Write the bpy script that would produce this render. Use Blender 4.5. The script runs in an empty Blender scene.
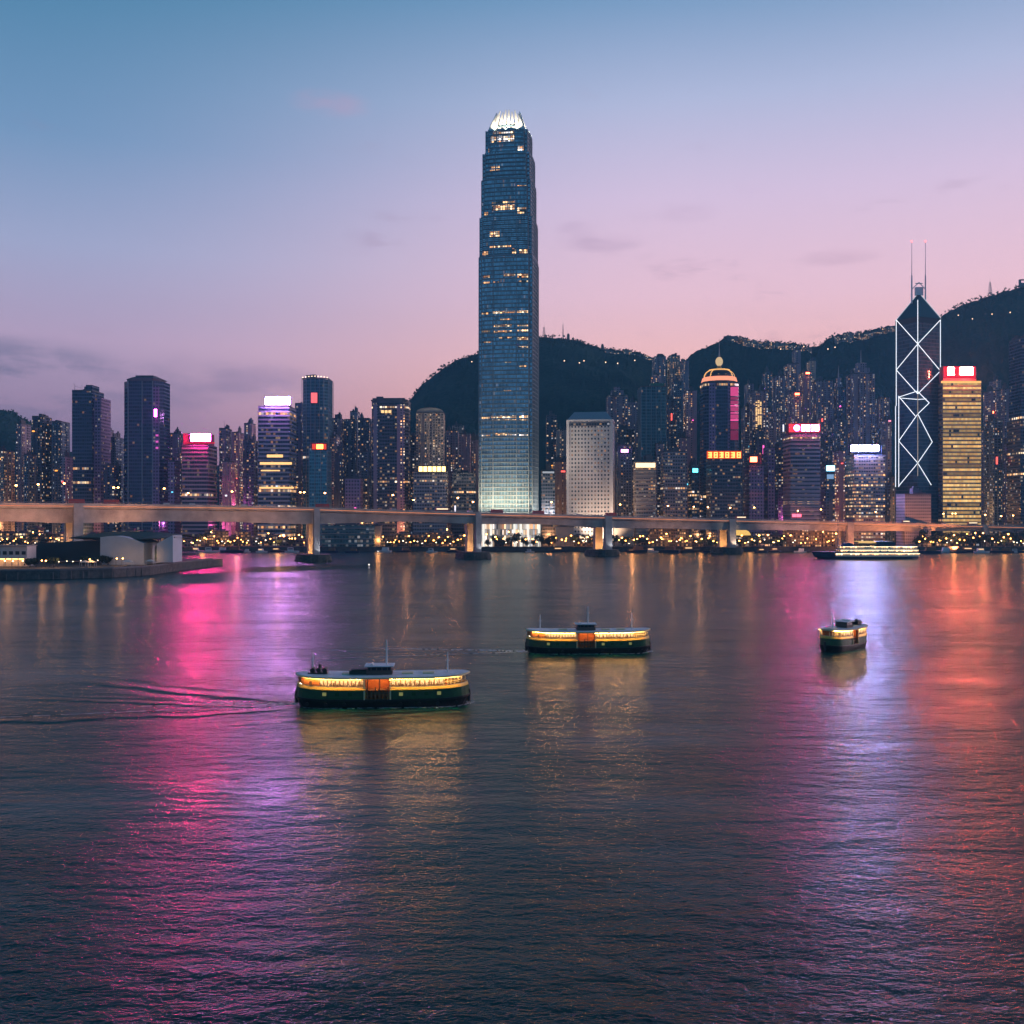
import bpy, math, random
from mathutils import Vector, Matrix
R = math.radians
rnd = random.Random(7)
scene = bpy.context.scene
COL = scene.collection

# ------------------------------------------------------------------ camera
F = 1000.0            # focal length in pixels of a 1024 wide picture
CAMH, HOR = 37.0, 515.0
cam_d = bpy.data.cameras.new('camera')
cam = bpy.data.objects.new('camera', cam_d)
COL.objects.link(cam)
cam.location = (0, 0, CAMH)
cam.rotation_euler = (R(90), 0, 0)
cam_d.sensor_width = 36.0
cam_d.lens = 36.0 * F / 1024.0
cam_d.shift_y = (HOR - 512) / 1024.0
cam_d.clip_start = 1.0
cam_d.clip_end = 20000
scene.camera = cam

def wx(px, Y): return (px - 512.0) / F * Y
def wz(py, Y): return CAMH + (HOR - py) / F * Y

# ------------------------------------------------------------------ render settings
scene.render.engine = 'CYCLES'
cy = scene.cycles
cy.use_denoising = True
cy.denoising_input_passes = 'RGB_ALBEDO_NORMAL'
cy.max_bounces = 5
cy.diffuse_bounces = 2
cy.glossy_bounces = 3
cy.transmission_bounces = 2
cy.volume_bounces = 0
cy.transparent_max_bounces = 4
cy.sample_clamp_indirect = 6.0
cy.sample_clamp_direct = 0.0
cy.caustics_reflective = False
cy.caustics_refractive = False
cy.use_light_tree = True
scene.view_settings.view_transform = 'Standard'
scene.view_settings.look = 'None'
scene.view_settings.exposure = 0.0
scene.view_settings.gamma = 1.0

# ------------------------------------------------------------------ node helpers
class NT:
    def __init__(s, tree): s.t = tree; s.n = tree.nodes; s.l = tree.links
    def node(s, typ, **kw):
        n = s.n.new(typ)
        for k, v in kw.items(): setattr(n, k, v)
        return n
    def put(s, sock, v):
        if isinstance(v, bpy.types.NodeSocket): s.l.new(v, sock)
        elif v is not None: sock.default_value = v
    def m(s, op, a, b=None, c=None, clamp=False):
        n = s.node('ShaderNodeMath', operation=op); n.use_clamp = clamp
        s.put(n.inputs[0], a)
        if b is not None: s.put(n.inputs[1], b)
        if c is not None: s.put(n.inputs[2], c)
        return n.outputs[0]
    def mix(s, f, a, b, blend='MIX'):
        n = s.node('ShaderNodeMix', data_type='RGBA', blend_type=blend)
        s.put(n.inputs[0], f); s.put(n.inputs[6], a); s.put(n.inputs[7], b)
        return n.outputs[2]
    def ramp(s, f, pts, interp='LINEAR'):
        n = s.node('ShaderNodeValToRGB'); n.color_ramp.interpolation = interp
        e = n.color_ramp.elements
        while len(e) > 1: e.remove(e[-1])
        e[0].position = pts[0][0]; e[0].color = tuple(pts[0][1]) + (1,)
        for p, c in pts[1:]:
            q = e.new(p); q.color = tuple(c) + (1,)
        s.put(n.inputs[0], f)
        return n.outputs[0]
    def rng(s, v, a, b, c, d, interp='LINEAR'):
        n = s.node('ShaderNodeMapRange', interpolation_type=interp)
        for i, q in enumerate((v, a, b, c, d)): s.put(n.inputs[i], q)
        return n.outputs[0]
    def noise(s, vec, scale, detail=2, rough=.5, dim='3D'):
        n = s.node('ShaderNodeTexNoise', noise_dimensions=dim)
        s.put(n.inputs['Vector'], vec)
        n.inputs['Scale'].default_value = scale
        n.inputs['Detail'].default_value = detail
        n.inputs['Roughness'].default_value = rough
        return n

def srgb(r, g, b):
    f = lambda c: c/255/12.92 if c/255 <= .04045 else ((c/255+.055)/1.055)**2.4
    return (f(r), f(g), f(b))

# ------------------------------------------------------------------ dusk sky
world = bpy.data.worlds.new('World')
scene.world = world
world.use_nodes = True
W = NT(world.node_tree)
W.n.clear()
tc = W.node('ShaderNodeTexCoord')
sep = W.node('ShaderNodeSeparateXYZ'); W.l.new(tc.outputs['Generated'], sep.inputs[0])
sx, sy, sz = sep.outputs
el = W.m('MAXIMUM', sz, 0.0)
left = W.ramp(el, [(0.0, srgb(96, 92, 134)), (.05, srgb(124, 102, 144)), (.10, srgb(164, 136, 168)), (.16, srgb(188, 162, 192)),
                   (.24, srgb(162, 168, 202)), (.33, srgb(114, 148, 186)), (.46, srgb(62, 122, 158)), (.58, srgb(40, 96, 122)), (.8, srgb(20, 64, 86)), (1, srgb(18, 58, 80))])
right = W.ramp(el, [(0.0, srgb(252, 162, 136)), (.08, srgb(252, 172, 156)), (.14, srgb(252, 190, 186)), (.21, srgb(240, 196, 212)),
                    (.30, srgb(214, 192, 220)), (.38, srgb(174, 182, 214)), (.46, srgb(114, 150, 188)), (.58, srgb(58, 104, 130)), (.8, srgb(24, 68, 90)), (1, srgb(18, 58, 80))])
lr = W.rng(sx, -.44, .17, 0.0, 1.0, 'SMOOTHSTEP')
front = W.mix(lr, left, right)
back = W.ramp(el, [(0.0, srgb(92, 128, 168)), (.2, srgb(84, 132, 174)), (.5, srgb(52, 108, 146)), (.8, srgb(26, 70, 96)), (1, srgb(22, 60, 84))])
fb = W.rng(sy, -.35, .55, 0.0, 1.0, 'SMOOTHSTEP')
sky = W.mix(fb, back, front)
# thin dusk cloud: a low bank on the left and a few wisps
mp = W.node('ShaderNodeMapping'); mp.inputs['Scale'].default_value = (1, 1, 3.4)
W.l.new(tc.outputs['Generated'], mp.inputs[0])
cn = W.noise(mp.outputs[0], 9.0, 7, .62)
cn2 = W.noise(mp.outputs[0], 2.2, 3, .5)
lowb = W.m('MULTIPLY', W.rng(sz, .10, .17, 1, 0, 'SMOOTHSTEP'), W.rng(sx, -.5, -.18, 1, 0, 'SMOOTHSTEP'))
bank = W.m('MULTIPLY', lowb, W.rng(cn.outputs[0], .42, .6, .1, .42, 'SMOOTHSTEP'))
sky = W.mix(bank, sky, srgb(84, 92, 128) + (1,))
wis = W.m('MULTIPLY', W.rng(cn.outputs[0], .6, .72, 0, .24, 'SMOOTHSTEP'), W.rng(cn2.outputs[0], .5, .62, 0, 1, 'SMOOTHSTEP'))
sky = W.mix(wis, sky, srgb(150, 118, 150) + (1,))
def wisp(cx, cz, rx, rz, k, colr):
    global sky
    dx = W.m('DIVIDE', W.m('SUBTRACT', sx, cx), rx); dz = W.m('DIVIDE', W.m('SUBTRACT', sz, cz), rz)
    d = W.m('ADD', W.m('MULTIPLY', dx, dx), W.m('MULTIPLY', dz, dz))
    g = W.m('MULTIPLY', W.m('MULTIPLY', W.rng(d, 0, 1, 1, 0, 'SMOOTHSTEP'), W.rng(cn.outputs[0], .38, .62, .1, 1, 'SMOOTHSTEP')), k)
    g = W.m('MULTIPLY', g, W.m('GREATER_THAN', sy, 0.0))
    sky = W.mix(g, sky, colr + (1,))
wisp(.085, .262, .05, .011, .4, srgb(168, 138, 172))
wisp(.065, .275, .03, .009, .4, srgb(172, 140, 176))
wisp(-.165, .375, .045, .014, .32, srgb(200, 150, 178))
wisp(.30, .238, .045, .009, .42, srgb(186, 150, 176))
wisp(.15, .285, .05, .012, .35, srgb(180, 150, 182))
wisp(-.44, .135, .09, .028, .5, srgb(84, 94, 130))
wisp(-.30, .125, .14, .03, .35, srgb(100, 96, 138))
# a little of the physical sky, sun just at the horizon behind the hills
nsky = W.node('ShaderNodeTexSky', sky_type='NISHITA')
nsky.sun_disc = False
nsky.sun_elevation = R(1.0); nsky.sun_rotation = R(35)
nsk = W.mix(1.0, nsky.outputs[0], (.012, .012, .012, 1), 'MULTIPLY')
bg = W.node('ShaderNodeBackground'); bg.inputs['Strength'].default_value = 1.14
W.l.new(W.mix(1.0, sky, nsk, 'ADD'), bg.inputs['Color'])
wo = W.node('ShaderNodeOutputWorld'); W.l.new(bg.outputs[0], wo.inputs['Surface'])

# the last of the afterglow from low on the right
sd = bpy.data.lights.new('sun', 'SUN'); sd.energy = 1.3; sd.angle = R(14); sd.color = (1.0, .68, .8)
so = bpy.data.objects.new('sun', sd); COL.objects.link(so)
so.rotation_euler = Vector((.92, .22, .22)).to_track_quat('Z', 'Y').to_euler()

# ------------------------------------------------------------------ materials
MATS = {}
def mat(name, col, rough=.7, metal=0.0, var=.0, vs=.2, spec=.5):
    if name in MATS: return MATS[name]
    m = bpy.data.materials.new(name); m.use_nodes = True; MATS[name] = m
    t = NT(m.node_tree); p = t.n['Principled BSDF']
    p.inputs['Roughness'].default_value = rough; p.inputs['Metallic'].default_value = metal
    p.inputs['Specular IOR Level'].default_value = spec
    if var:
        g = t.node('ShaderNodeTexCoord')
        n = t.noise(g.outputs['Object'], vs, 4, .6)
        f = t.rng(n.outputs[0], .3, .7, 0, 1)
        a = tuple(c * (1 - var) for c in col) + (1,); b = tuple(min(1, c * (1 + var)) for c in col) + (1,)
        t.l.new(t.mix(f, a, b), p.inputs['Base Color'])
    else: p.inputs['Base Color'].default_value = tuple(col) + (1,)
    m.cycles.emission_sampling = 'NONE'
    return m

def emit(name, col, E, sample=True, both=False):
    if name in MATS: return MATS[name]
    m = bpy.data.materials.new(name); m.use_nodes = True; MATS[name] = m
    t = NT(m.node_tree); t.n.clear()
    e = t.node('ShaderNodeEmission'); e.inputs[0].default_value = tuple(col) + (1,); e.inputs[1].default_value = E
    o = t.node('ShaderNodeOutputMaterial'); t.l.new(e.outputs[0], o.inputs[0])
    m.cycles.emission_sampling = ('FRONT_BACK' if both else 'FRONT') if sample else 'NONE'
    return m

def facade(name, wall, glass=(.02, .03, .045), cw=3.0, fh=3.3, ww=.5, wh=.5, lit=.15, E=2.0, warm=.6,
           floorlit=0.0, rough=.18, shape='rect', floor_lo=.0, wallrough=.75, bay=0, glow=None, metal=0.0, even=False):
    """Window grid in metres on the UV map; lit windows are chosen per cell and per building."""
    if name in MATS: return MATS[name]
    m = bpy.data.materials.new(name); m.use_nodes = True; MATS[name] = m
    t = NT(m.node_tree); p = t.n['Principled BSDF']
    uv = t.node('ShaderNodeUVMap'); s = t.node('ShaderNodeSeparateXYZ'); t.l.new(uv.outputs[0], s.inputs[0])
    oi = t.node('ShaderNodeObjectInfo'); rn = oi.outputs['Random']
    cu = t.m('DIVIDE', s.outputs[0], cw); cv = t.m('DIVIDE', s.outputs[1], fh)
    fu = t.m('SUBTRACT', t.m('FRACT', cu), .5); fv = t.m('SUBTRACT', t.m('FRACT', cv), .5)
    iu = t.m('FLOOR', cu); iv = t.m('FLOOR', cv)
    if shape == 'round':
        r2 = t.m('ADD', t.m('MULTIPLY', fu, fu), t.m('MULTIPLY', fv, fv))
        mask = t.m('LESS_THAN', r2, (ww / 2) ** 2)
    else:
        mask = t.m('MULTIPLY', t.m('LESS_THAN', t.m('ABSOLUTE', fu), ww / 2), t.m('LESS_THAN', t.m('ABSOLUTE', fv), wh / 2))
    if bay:   # blank strip of wall every few columns
        mask = t.m('MULTIPLY', mask, t.m('GREATER_THAN', t.m('FRACT', t.m('DIVIDE', t.m('ADD', iu, .5), bay)), 1.0 / bay))
    seed = t.m('MULTIPLY', rn, 913.0)
    cv3 = t.node('ShaderNodeCombineXYZ'); t.put(cv3.inputs[0], iu); t.put(cv3.inputs[1], iv); t.put(cv3.inputs[2], seed)
    wn = t.node('ShaderNodeTexWhiteNoise'); t.l.new(cv3.outputs[0], wn.inputs[0])
    ws = t.node('ShaderNodeSeparateColor'); t.l.new(wn.outputs['Color'], ws.inputs[0])
    # clusters of use: low-frequency noise over the cells
    cl = t.noise(cv3.outputs[0], .23, 1, .5)
    thr = t.m('MULTIPLY', t.rng(cl.outputs[0], .35, .65, .25, 1.9), lit)
    on = t.m('LESS_THAN', wn.outputs['Value'], thr)
    if floorlit:
        c2 = t.node('ShaderNodeCombineXYZ'); t.put(c2.inputs[1], iv); t.put(c2.inputs[2], seed)
        w2 = t.node('ShaderNodeTexWhiteNoise'); t.l.new(c2.outputs[0], w2.inputs[0])
        fl = t.m('MULTIPLY', t.m('LESS_THAN', w2.outputs['Value'], floorlit), t.m('LESS_THAN', ws.outputs[2], .82))
        on = t.m('MAXIMUM', on, fl)
    litf = t.m('MULTIPLY', t.m('MULTIPLY', on, mask), t.rng(ws.outputs[0], 0, 1, .22, 1.0))
    if even: litf = t.m('MULTIPLY', t.m('MULTIPLY', t.m('MULTIPLY', on, mask), t.rng(ws.outputs[0], 0, 1, .55, 1.0)), t.rng(w2.outputs['Value'], 0, 1, 1.25, .2))
    else: litf = t.m('MULTIPLY', litf, t.m('ADD', .35, t.m('MULTIPLY', ws.outputs[0], ws.outputs[0])))
    colr = t.ramp(ws.outputs[1], [(0, (1, .38, .12)), (min(.96, warm * .6), (1, .55, .24)), (min(.97, warm), (1, .75, .46)), (min(.98, warm + .25), (1, .82, .72)), (1, (.72, .84, 1))])
    if even: colr = t.mix(ws.outputs[1], (1, .48, .11, 1), (1, .66, .24, 1))
    # dim occupied but unlit glass still varies a little
    gv = t.mix(ws.outputs[2], tuple(c * .5 for c in glass) + (1,), tuple(c * 1.6 for c in glass) + (1,))
    geo = t.node('ShaderNodeTexCoord')
    st = t.noise(geo.outputs['Object'], .05, 4, .6)
    wl = t.mix(t.rng(st.outputs[0], .3, .7, 0, 1), tuple(c * .78 for c in wall) + (1,), tuple(min(1, c * 1.15) for c in wall) + (1,))
    t.l.new(t.mix(mask, wl, gv), p.inputs['Base Color'])
    t.l.new(t.rng(mask, 0, 1, wallrough, rough), p.inputs['Roughness'])
    if metal: t.l.new(t.m('MULTIPLY', mask, metal), p.inputs['Metallic'])
    t.l.new(colr, p.inputs['Emission Color'])
    t.l.new(t.m('MULTIPLY', litf, E), p.inputs['Emission Strength'])
    m.cycles.emission_sampling = 'NONE'
    return m

# wall families
facade('resi_mauve', (0.326, 0.264, 0.341), cw=3.1, fh=3.0, ww=.46, wh=.5, lit=0.24, E=4.7, warm=.62, bay=4)
facade('resi_blue', (0.139, 0.186, 0.264), cw=3.0, fh=3.0, ww=.5, wh=.5, lit=0.20, E=4.3, warm=.55, bay=5)
facade('resi_beige', (0.419, 0.341, 0.326), cw=2.9, fh=3.0, ww=.5, wh=.46, lit=0.27, E=4.7, warm=.75, bay=4)
facade('resi_pink', (0.496, 0.295, 0.372), cw=3.2, fh=3.1, ww=.45, wh=.45, lit=0.36, E=5.8, warm=.75, bay=3)
facade('resi_dark', (0.093, 0.116, 0.171), cw=3.2, fh=3.2, ww=.6, wh=.5, lit=0.20, E=4.7, warm=.6, bay=6)
facade('glass_navy', (0.078, 0.124, 0.202), (.018, .04, .08), cw=2.6, fh=4.0, ww=.88, wh=.62, lit=.028, E=1.8, warm=.7, floorlit=.02, rough=.12)
facade('glass_teal', (0.062, 0.202, 0.264), (.012, .075, .11), cw=2.6, fh=3.8, ww=.86, wh=.66, lit=.05, E=1.8, warm=.55, floorlit=.02, rough=.12)
facade('glass_teal_bright', (0.078, 0.341, 0.434), (.02, .14, .2), cw=2.4, fh=3.8, ww=.8, wh=.6, lit=.05, E=1.4, warm=.35, rough=.12)
facade('office_dark', (0.109, 0.116, 0.155), (.015, .02, .035), cw=2.8, fh=3.8, ww=.8, wh=.5, lit=0.17, E=2.2, warm=.7, floorlit=.05)
facade('office_grey', (0.310, 0.295, 0.341), (.02, .025, .04), cw=2.8, fh=3.8, ww=.7, wh=.48, lit=0.17, E=2.0, warm=.75, floorlit=.06)
facade('grey_block', (.36, .33, .36), (.12, .11, .13), cw=2.2, fh=3.2, ww=.6, wh=.5, lit=.02, E=1.5, warm=.8)
facade('office_beige', (.3, .25, .23), (.03, .03, .04), cw=2.6, fh=3.7, ww=.75, wh=.45, lit=.45, E=2.0, warm=.85, floorlit=.12)
facade('office_purple', (0.310, 0.217, 0.388), (.05, .035, .07), cw=3.2, fh=3.8, ww=.55, wh=.5, lit=.07, E=2.2, warm=.6)
facade('band_pink', (.3, .24, .28), (.02, .02, .04), cw=2.6, fh=4.4, ww=.94, wh=.6, lit=.1, E=1.2, warm=.8, floorlit=.05)
facade('band_lilac', (.26, .24, .3), (.02, .025, .05), cw=2.6, fh=4.4, ww=.94, wh=.6, lit=.16, E=1.5, warm=.85, floorlit=.16)
facade('band_gold', (.3, .24, .16), (.05, .04, .02), cw=2.2, fh=4.2, ww=.98, wh=.62, lit=1.2, E=1.15, warm=1.0, floorlit=.8, even=True)
facade('band_gold_side', (.22, .18, .16), (.03, .03, .03), cw=2.2, fh=4.2, ww=.8, wh=.5, lit=.16, E=1.0, warm=.9, floorlit=.08)
facade('porthole', (.60, .56, .55), (.03, .035, .05), cw=3.55, fh=4.35, ww=.52, lit=.2, E=1.4, warm=.8, shape='round', rough=.15)
facade('tower_glass', (.14, .17, .19), (.22, .36, .42), cw=1.5, fh=4.5, ww=.86, wh=.7, lit=.02, E=1.6, warm=.7, rough=.14, metal=.8)
facade('podium_lit', (.6, .6, .58), (.3, .3, .28), cw=2.0, fh=6.0, ww=.8, wh=.86, lit=1.2, E=1.6, warm=.4, even=False)
facade('shop_gold', (.2, .14, .09), (.05, .03, .02), cw=2.2, fh=3.1, ww=.6, wh=.5, lit=.42, E=2.4, warm=1.6)
facade('shed_dim', (.12, .12, .14), (.02, .03, .04), cw=3.6, fh=3.6, ww=.7, wh=.5, lit=.4, E=2.6, warm=.8)
facade('terminal_teal', (.1, .2, .21), (.03, .11, .12), cw=3.0, fh=4.2, ww=.85, wh=.6, lit=.35, E=.55, warm=.1)
facade('hill_house', (.32, .27, .27), (.03, .03, .04), cw=3.4, fh=3.2, ww=.55, wh=.5, lit=.28, E=7, warm=.8)
facade('boc_glass', (.035, .085, .12), (.012, .05, .08), cw=2.0, fh=4.0, ww=.9, wh=.8, lit=.0, E=0, rough=.1)
facade('magenta_panel', (.3, .08, .22), (.3, .06, .2), cw=4, fh=5.2, ww=.9, wh=.66, lit=.0, E=0)

concrete = mat('concrete', (.36, .33, .32), .85, var=.15, vs=.12)
concrete_dark = mat('concrete_dark', (.16, .155, .16), .85, var=.2, vs=.1)
roofm = mat('roof_grey', (.12, .12, .14), .85, var=.2)
white_metal = mat('white_metal', (.75, .75, .74), .45, var=.05)
dark_metal = mat('dark_metal', (.03, .033, .04), .5)
crown_white = mat('crown_white', (.8, .8, .76), .5)
steel = mat('steel', (.3, .31, .33), .4, metal=.5)
asphalt = mat('asphalt', (.05, .05, .052), .9, var=.2)
bark = mat('bark', (.06, .045, .035), .9)
brass = mat('brass', (.5, .33, .15), .35, metal=.6)
rock = mat('rock', (.07, .075, .06), .9, var=.5, vs=.5)
hull_black = mat('hull_black', (.008, .009, .010), .35)
hull_green = mat('hull_green', (.014, .075, .026), .35, var=.3, vs=.8)
cream = mat('cream_paint', (.72, .6, .36), .5, var=.08, vs=.8)
yellow = mat('yellow_paint', (.8, .5, .08), .5, var=.1, vs=.8)
roof_boat = mat('boat_roof', (.74, .74, .77), .6, var=.2, vs=.6)
orange_wood = mat('orange_wood', (.5, .17, .05), .6, var=.3, vs=1.5)
wood = mat('wood', (.22, .11, .05), .6, var=.3, vs=2)
hull_blue = mat('hull_blue', (.012, .03, .075), .4)
hull_white = mat('hull_white', (.7, .7, .68), .4, var=.06)
seaw = mat('seawall_stone', (.10, .095, .09), .9, var=.35, vs=.4)
gw_wall = mat('grey_panel', (.46, .52, .58), .7, var=.08, vs=.1)
green_roof = mat('green_roof', (.02, .05, .05), .6, var=.2)

# lamps and signs
E_RED = emit('sign_red', (1, .03, .26), 400)
E_LILAC = emit('sign_lilac', (.78, .3, 1), 350)
E_RED2 = emit('sign_pinkred', (1, .06, .34), 240)
E_BLUEW = emit('sign_bluewhite', (.42, .42, 1), 380)
E_ORANGE = emit('sign_orangered', (1, .12, .075), 600)
E_GOLD = emit('sign_gold', (1, .6, .2), 4)
E_AMBER = emit('sign_amber', (1, .2, .03), 5)
E_MAG = emit('sign_magenta', (1, .12, .75), 22)
E_CYAN = emit('sign_cyan', (.1, .75, 1), 5)
E_RSMALL = emit('sign_small_red', (1, .1, .04), 20)
E_VERT = emit('sign_dull_red', (1, .13, .14), 1.6)
E_CASE = emit('sign_case_red', (1, .02, .05), 1.0, sample=False)
E_SOD = emit('lamp_sodium', (1, .4, .1), 40)
E_SHORE = emit('lamp_shore', (1, .36, .07), 34)
E_WHITE = emit('lamp_white', (1, .8, .55), 10)
E_TUBE = emit('tube_white', (.86, .92, 1), 1.7, sample=False)
E_RING = emit('ring_pink', (1, .34, .2), 1.3, sample=False)
E_RINGY = emit('ring_gold', (1, .5, .15), 1.3, sample=False)
E_PMAG = emit('panel_magenta', (1, .08, .36), .55, sample=False)
E_EAVE = emit('eave_light', (1, .54, .16), 150, both=True)
E_HOLD = emit('ceiling_light', (1, .46, .14), 14, both=True)
E_REDDOT = emit('aviation_red', (1, .05, .05), 12)

def pane_mat(name, a, b, E):
    m = bpy.data.materials.new(name); m.use_nodes = True; MATS[name] = m
    t = NT(m.node_tree); p = t.n['Principled BSDF']
    g = t.node('ShaderNodeTexCoord'); mp = t.node('ShaderNodeMapping'); mp.inputs['Scale'].default_value = (1, 1, .35)
    oi = t.node('ShaderNodeObjectInfo')
    t.l.new(g.outputs['Object'], mp.inputs[0]); t.l.new(oi.outputs['Location'], mp.inputs['Location'])
    n = t.noise(mp.outputs[0], 4.5, 3, .6)
    sz_ = t.node('ShaderNodeSeparateXYZ'); t.l.new(g.outputs['Object'], sz_.inputs[0])
    f = t.rng(t.m('ADD', n.outputs[0], t.m('MULTIPLY', t.m('SUBTRACT', sz_.outputs[2], .75), .3)), .38, .56, 0, 1)
    p.inputs['Base Color'].default_value = (.05, .035, .02, 1); p.inputs['Roughness'].default_value = .1
    t.l.new(t.mix(f, a + (1,), b + (1,)), p.inputs['Emission Color']); p.inputs['Emission Strength'].default_value = E
    m.cycles.emission_sampling = 'FRONT'
    return m
boat_pane = pane_mat('boat_pane', (.09, .028, .006), (1, .6, .25), 1.5)

def leaf_mat(name, a, b):
    m = bpy.data.materials.new(name); m.use_nodes = True; MATS[name] = m
    t = NT(m.node_tree); p = t.n['Principled BSDF']
    g = t.node('ShaderNodeTexCoord'); n = t.noise(g.outputs['Object'], .5, 3, .6)
    t.l.new(t.mix(t.rng(n.outputs[0], .3, .7, 0, 1), a + (1,), b + (1,)), p.inputs['Base Color'])
    p.inputs['Roughness'].default_value = .8
    return m
leafm = leaf_mat('leaves', (.012, .034, .026), (.035, .065, .04))

# ------------------------------------------------------------------ mesh builder
class MB:
    def __init__(s): s.v = []; s.f = []; s.uv = []; s.mi = []; s.sm = []
    def quad(s, pts, uvs=None, mi=0, sm=False):
        b = len(s.v); s.v.extend([tuple(p) for p in pts]); s.f.append(tuple(range(b, b + len(pts))))
        s.uv.append(uvs if uvs else [(p[0], p[2]) for p in pts]); s.mi.append(mi); s.sm.append(sm)
    def prism(s, poly, z0, z1, top=None, cap=True, mi=0, capmi=None, u0=0.0, bottom=False):
        """poly: CCW list of (x, y); top: same list at z1 (taper)"""
        top = top or poly; n = len(poly); u = u0
        for i in range(n):
            a, b = poly[i], poly[(i + 1) % n]; c, d = top[(i + 1) % n], top[i]
            L = math.hypot(b[0] - a[0], b[1] - a[1])
            s.quad([(a[0], a[1], z0), (b[0], b[1], z0), (c[0], c[1], z1), (d[0], d[1], z1)],
                   [(u, z0), (u + L, z0), (u + L, z1), (u, z1)], mi)
            u += L
        if cap: s.quad([(p[0], p[1], z1) for p in top], [(-.01, -.01)] * n, mi if capmi is None else capmi)
        if bottom: s.quad([(p[0], p[1], z0) for p in reversed(poly)], [(-.01, -.01)] * n, mi)
    def box(s, x0, x1, y0, y1, z0, z1, mi=0):
        s.prism([(x0, y0), (x1, y0), (x1, y1), (x0, y1)], z0, z1, mi=mi, bottom=True)
    def tube(s, p0, p1, r0, r1=None, n=6, mi=0, cap=True, sm=True):
        r1 = r0 if r1 is None else r1
        p0, p1 = Vector(p0), Vector(p1); d = (p1 - p0)
        if d.length < 1e-6: return
        q = d.to_track_quat('Z', 'Y'); A = []; B = []
        for i in range(n):
            a = 2 * math.pi * i / n; o = q @ Vector((math.cos(a), math.sin(a), 0))
            A.append(p0 + o * r0); B.append(p1 + o * r1)
        for i in range(n):
            j = (i + 1) % n; s.quad([A[i], A[j], B[j], B[i]], mi=mi, sm=sm)
        if cap: s.quad(list(reversed(A)), mi=mi); s.quad(B, mi=mi)
    def ball(s, c, r, n=8, m=5, mi=0, sz=1.0):
        c = Vector(c)
        P = lambda i, j: c + Vector((r * math.sin(math.pi * j / m) * math.cos(2 * math.pi * i / n), r * math.sin(math.pi * j / m) * math.sin(2 * math.pi * i / n), r * sz * math.cos(math.pi * j / m)))
        for j in range(m):
            for i in range(n):
                a, b, cc, d = P(i, j), P(i, j + 1), P(i + 1, j + 1), P(i + 1, j)
                if j == 0: s.quad([a, b, cc], mi=mi, sm=True)
                elif j == m - 1: s.quad([a, b, d], mi=mi, sm=True)
                else: s.quad([a, b, cc, d], mi=mi, sm=True)
    def lathe(s, prof, n=16, c=(0, 0), mi=0, sm=True):
        for (r0, z0), (r1, z1) in zip(prof, prof[1:]):
            for i in range(n):
                a, b = 2 * math.pi * i / n, 2 * math.pi * (i + 1) / n
                s.quad([(c[0] + r0 * math.cos(a), c[1] + r0 * math.sin(a), z0), (c[0] + r0 * math.cos(b), c[1] + r0 * math.sin(b), z0),
                        (c[0] + r1 * math.cos(b), c[1] + r1 * math.sin(b), z1), (c[0] + r1 * math.cos(a), c[1] + r1 * math.sin(a), z1)], mi=mi, sm=sm)
    def build(s, name, mats, parent=None, loc=None, rot=None):
        me = bpy.data.meshes.new(name)
        me.from_pydata(s.v, [], s.f)
        uvl = me.uv_layers.new(name='UVMap')
        uvl.data.foreach_set('uv', [c for f in s.uv for p in f for c in p])
        me.polygons.foreach_set('material_index', s.mi)
        me.polygons.foreach_set('use_smooth', s.sm)
        for m in (mats if isinstance(mats, (list, tuple)) else [mats]): me.materials.append(m)
        me.update()
        o = bpy.data.objects.new(name, me); COL.objects.link(o)
        if parent: o.parent = parent
        if loc: o.location = loc
        if rot: o.rotation_euler = rot
        return o

def tag(o, label=None, cat=None, group=None, kind=None):
    if label: o['label'] = label
    if cat: o['category'] = cat
    if group: o['group'] = group
    if kind: o['kind'] = kind
    return o
def empty(name, loc, rz=0.0):
    o = bpy.data.objects.new(name, None); COL.objects.link(o)
    o.location = loc; o.rotation_euler = (0, 0, rz); o.empty_display_size = 2
    return o
def copy_tree(o, parent=None):
    c = o.copy(); COL.objects.link(c); c.parent = parent
    for ch in list(o.children): copy_tree(ch, c)
    return c
def lamp(name, kind, loc, E, colr, size=1.0, target=None, spot=60, blend=.6, parent=None):
    d = bpy.data.lights.new(name, kind); d.energy = E; d.color = colr
    if kind == 'SPOT': d.spot_size = R(spot); d.spot_blend = blend; d.shadow_soft_size = size
    elif kind == 'POINT': d.shadow_soft_size = size
    o = bpy.data.objects.new(name, d); COL.objects.link(o); o.location = loc
    if target is not None:
        o.rotation_euler = (Vector(target) - Vector(loc)).to_track_quat('-Z', 'Y').to_euler()
    return o

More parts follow.
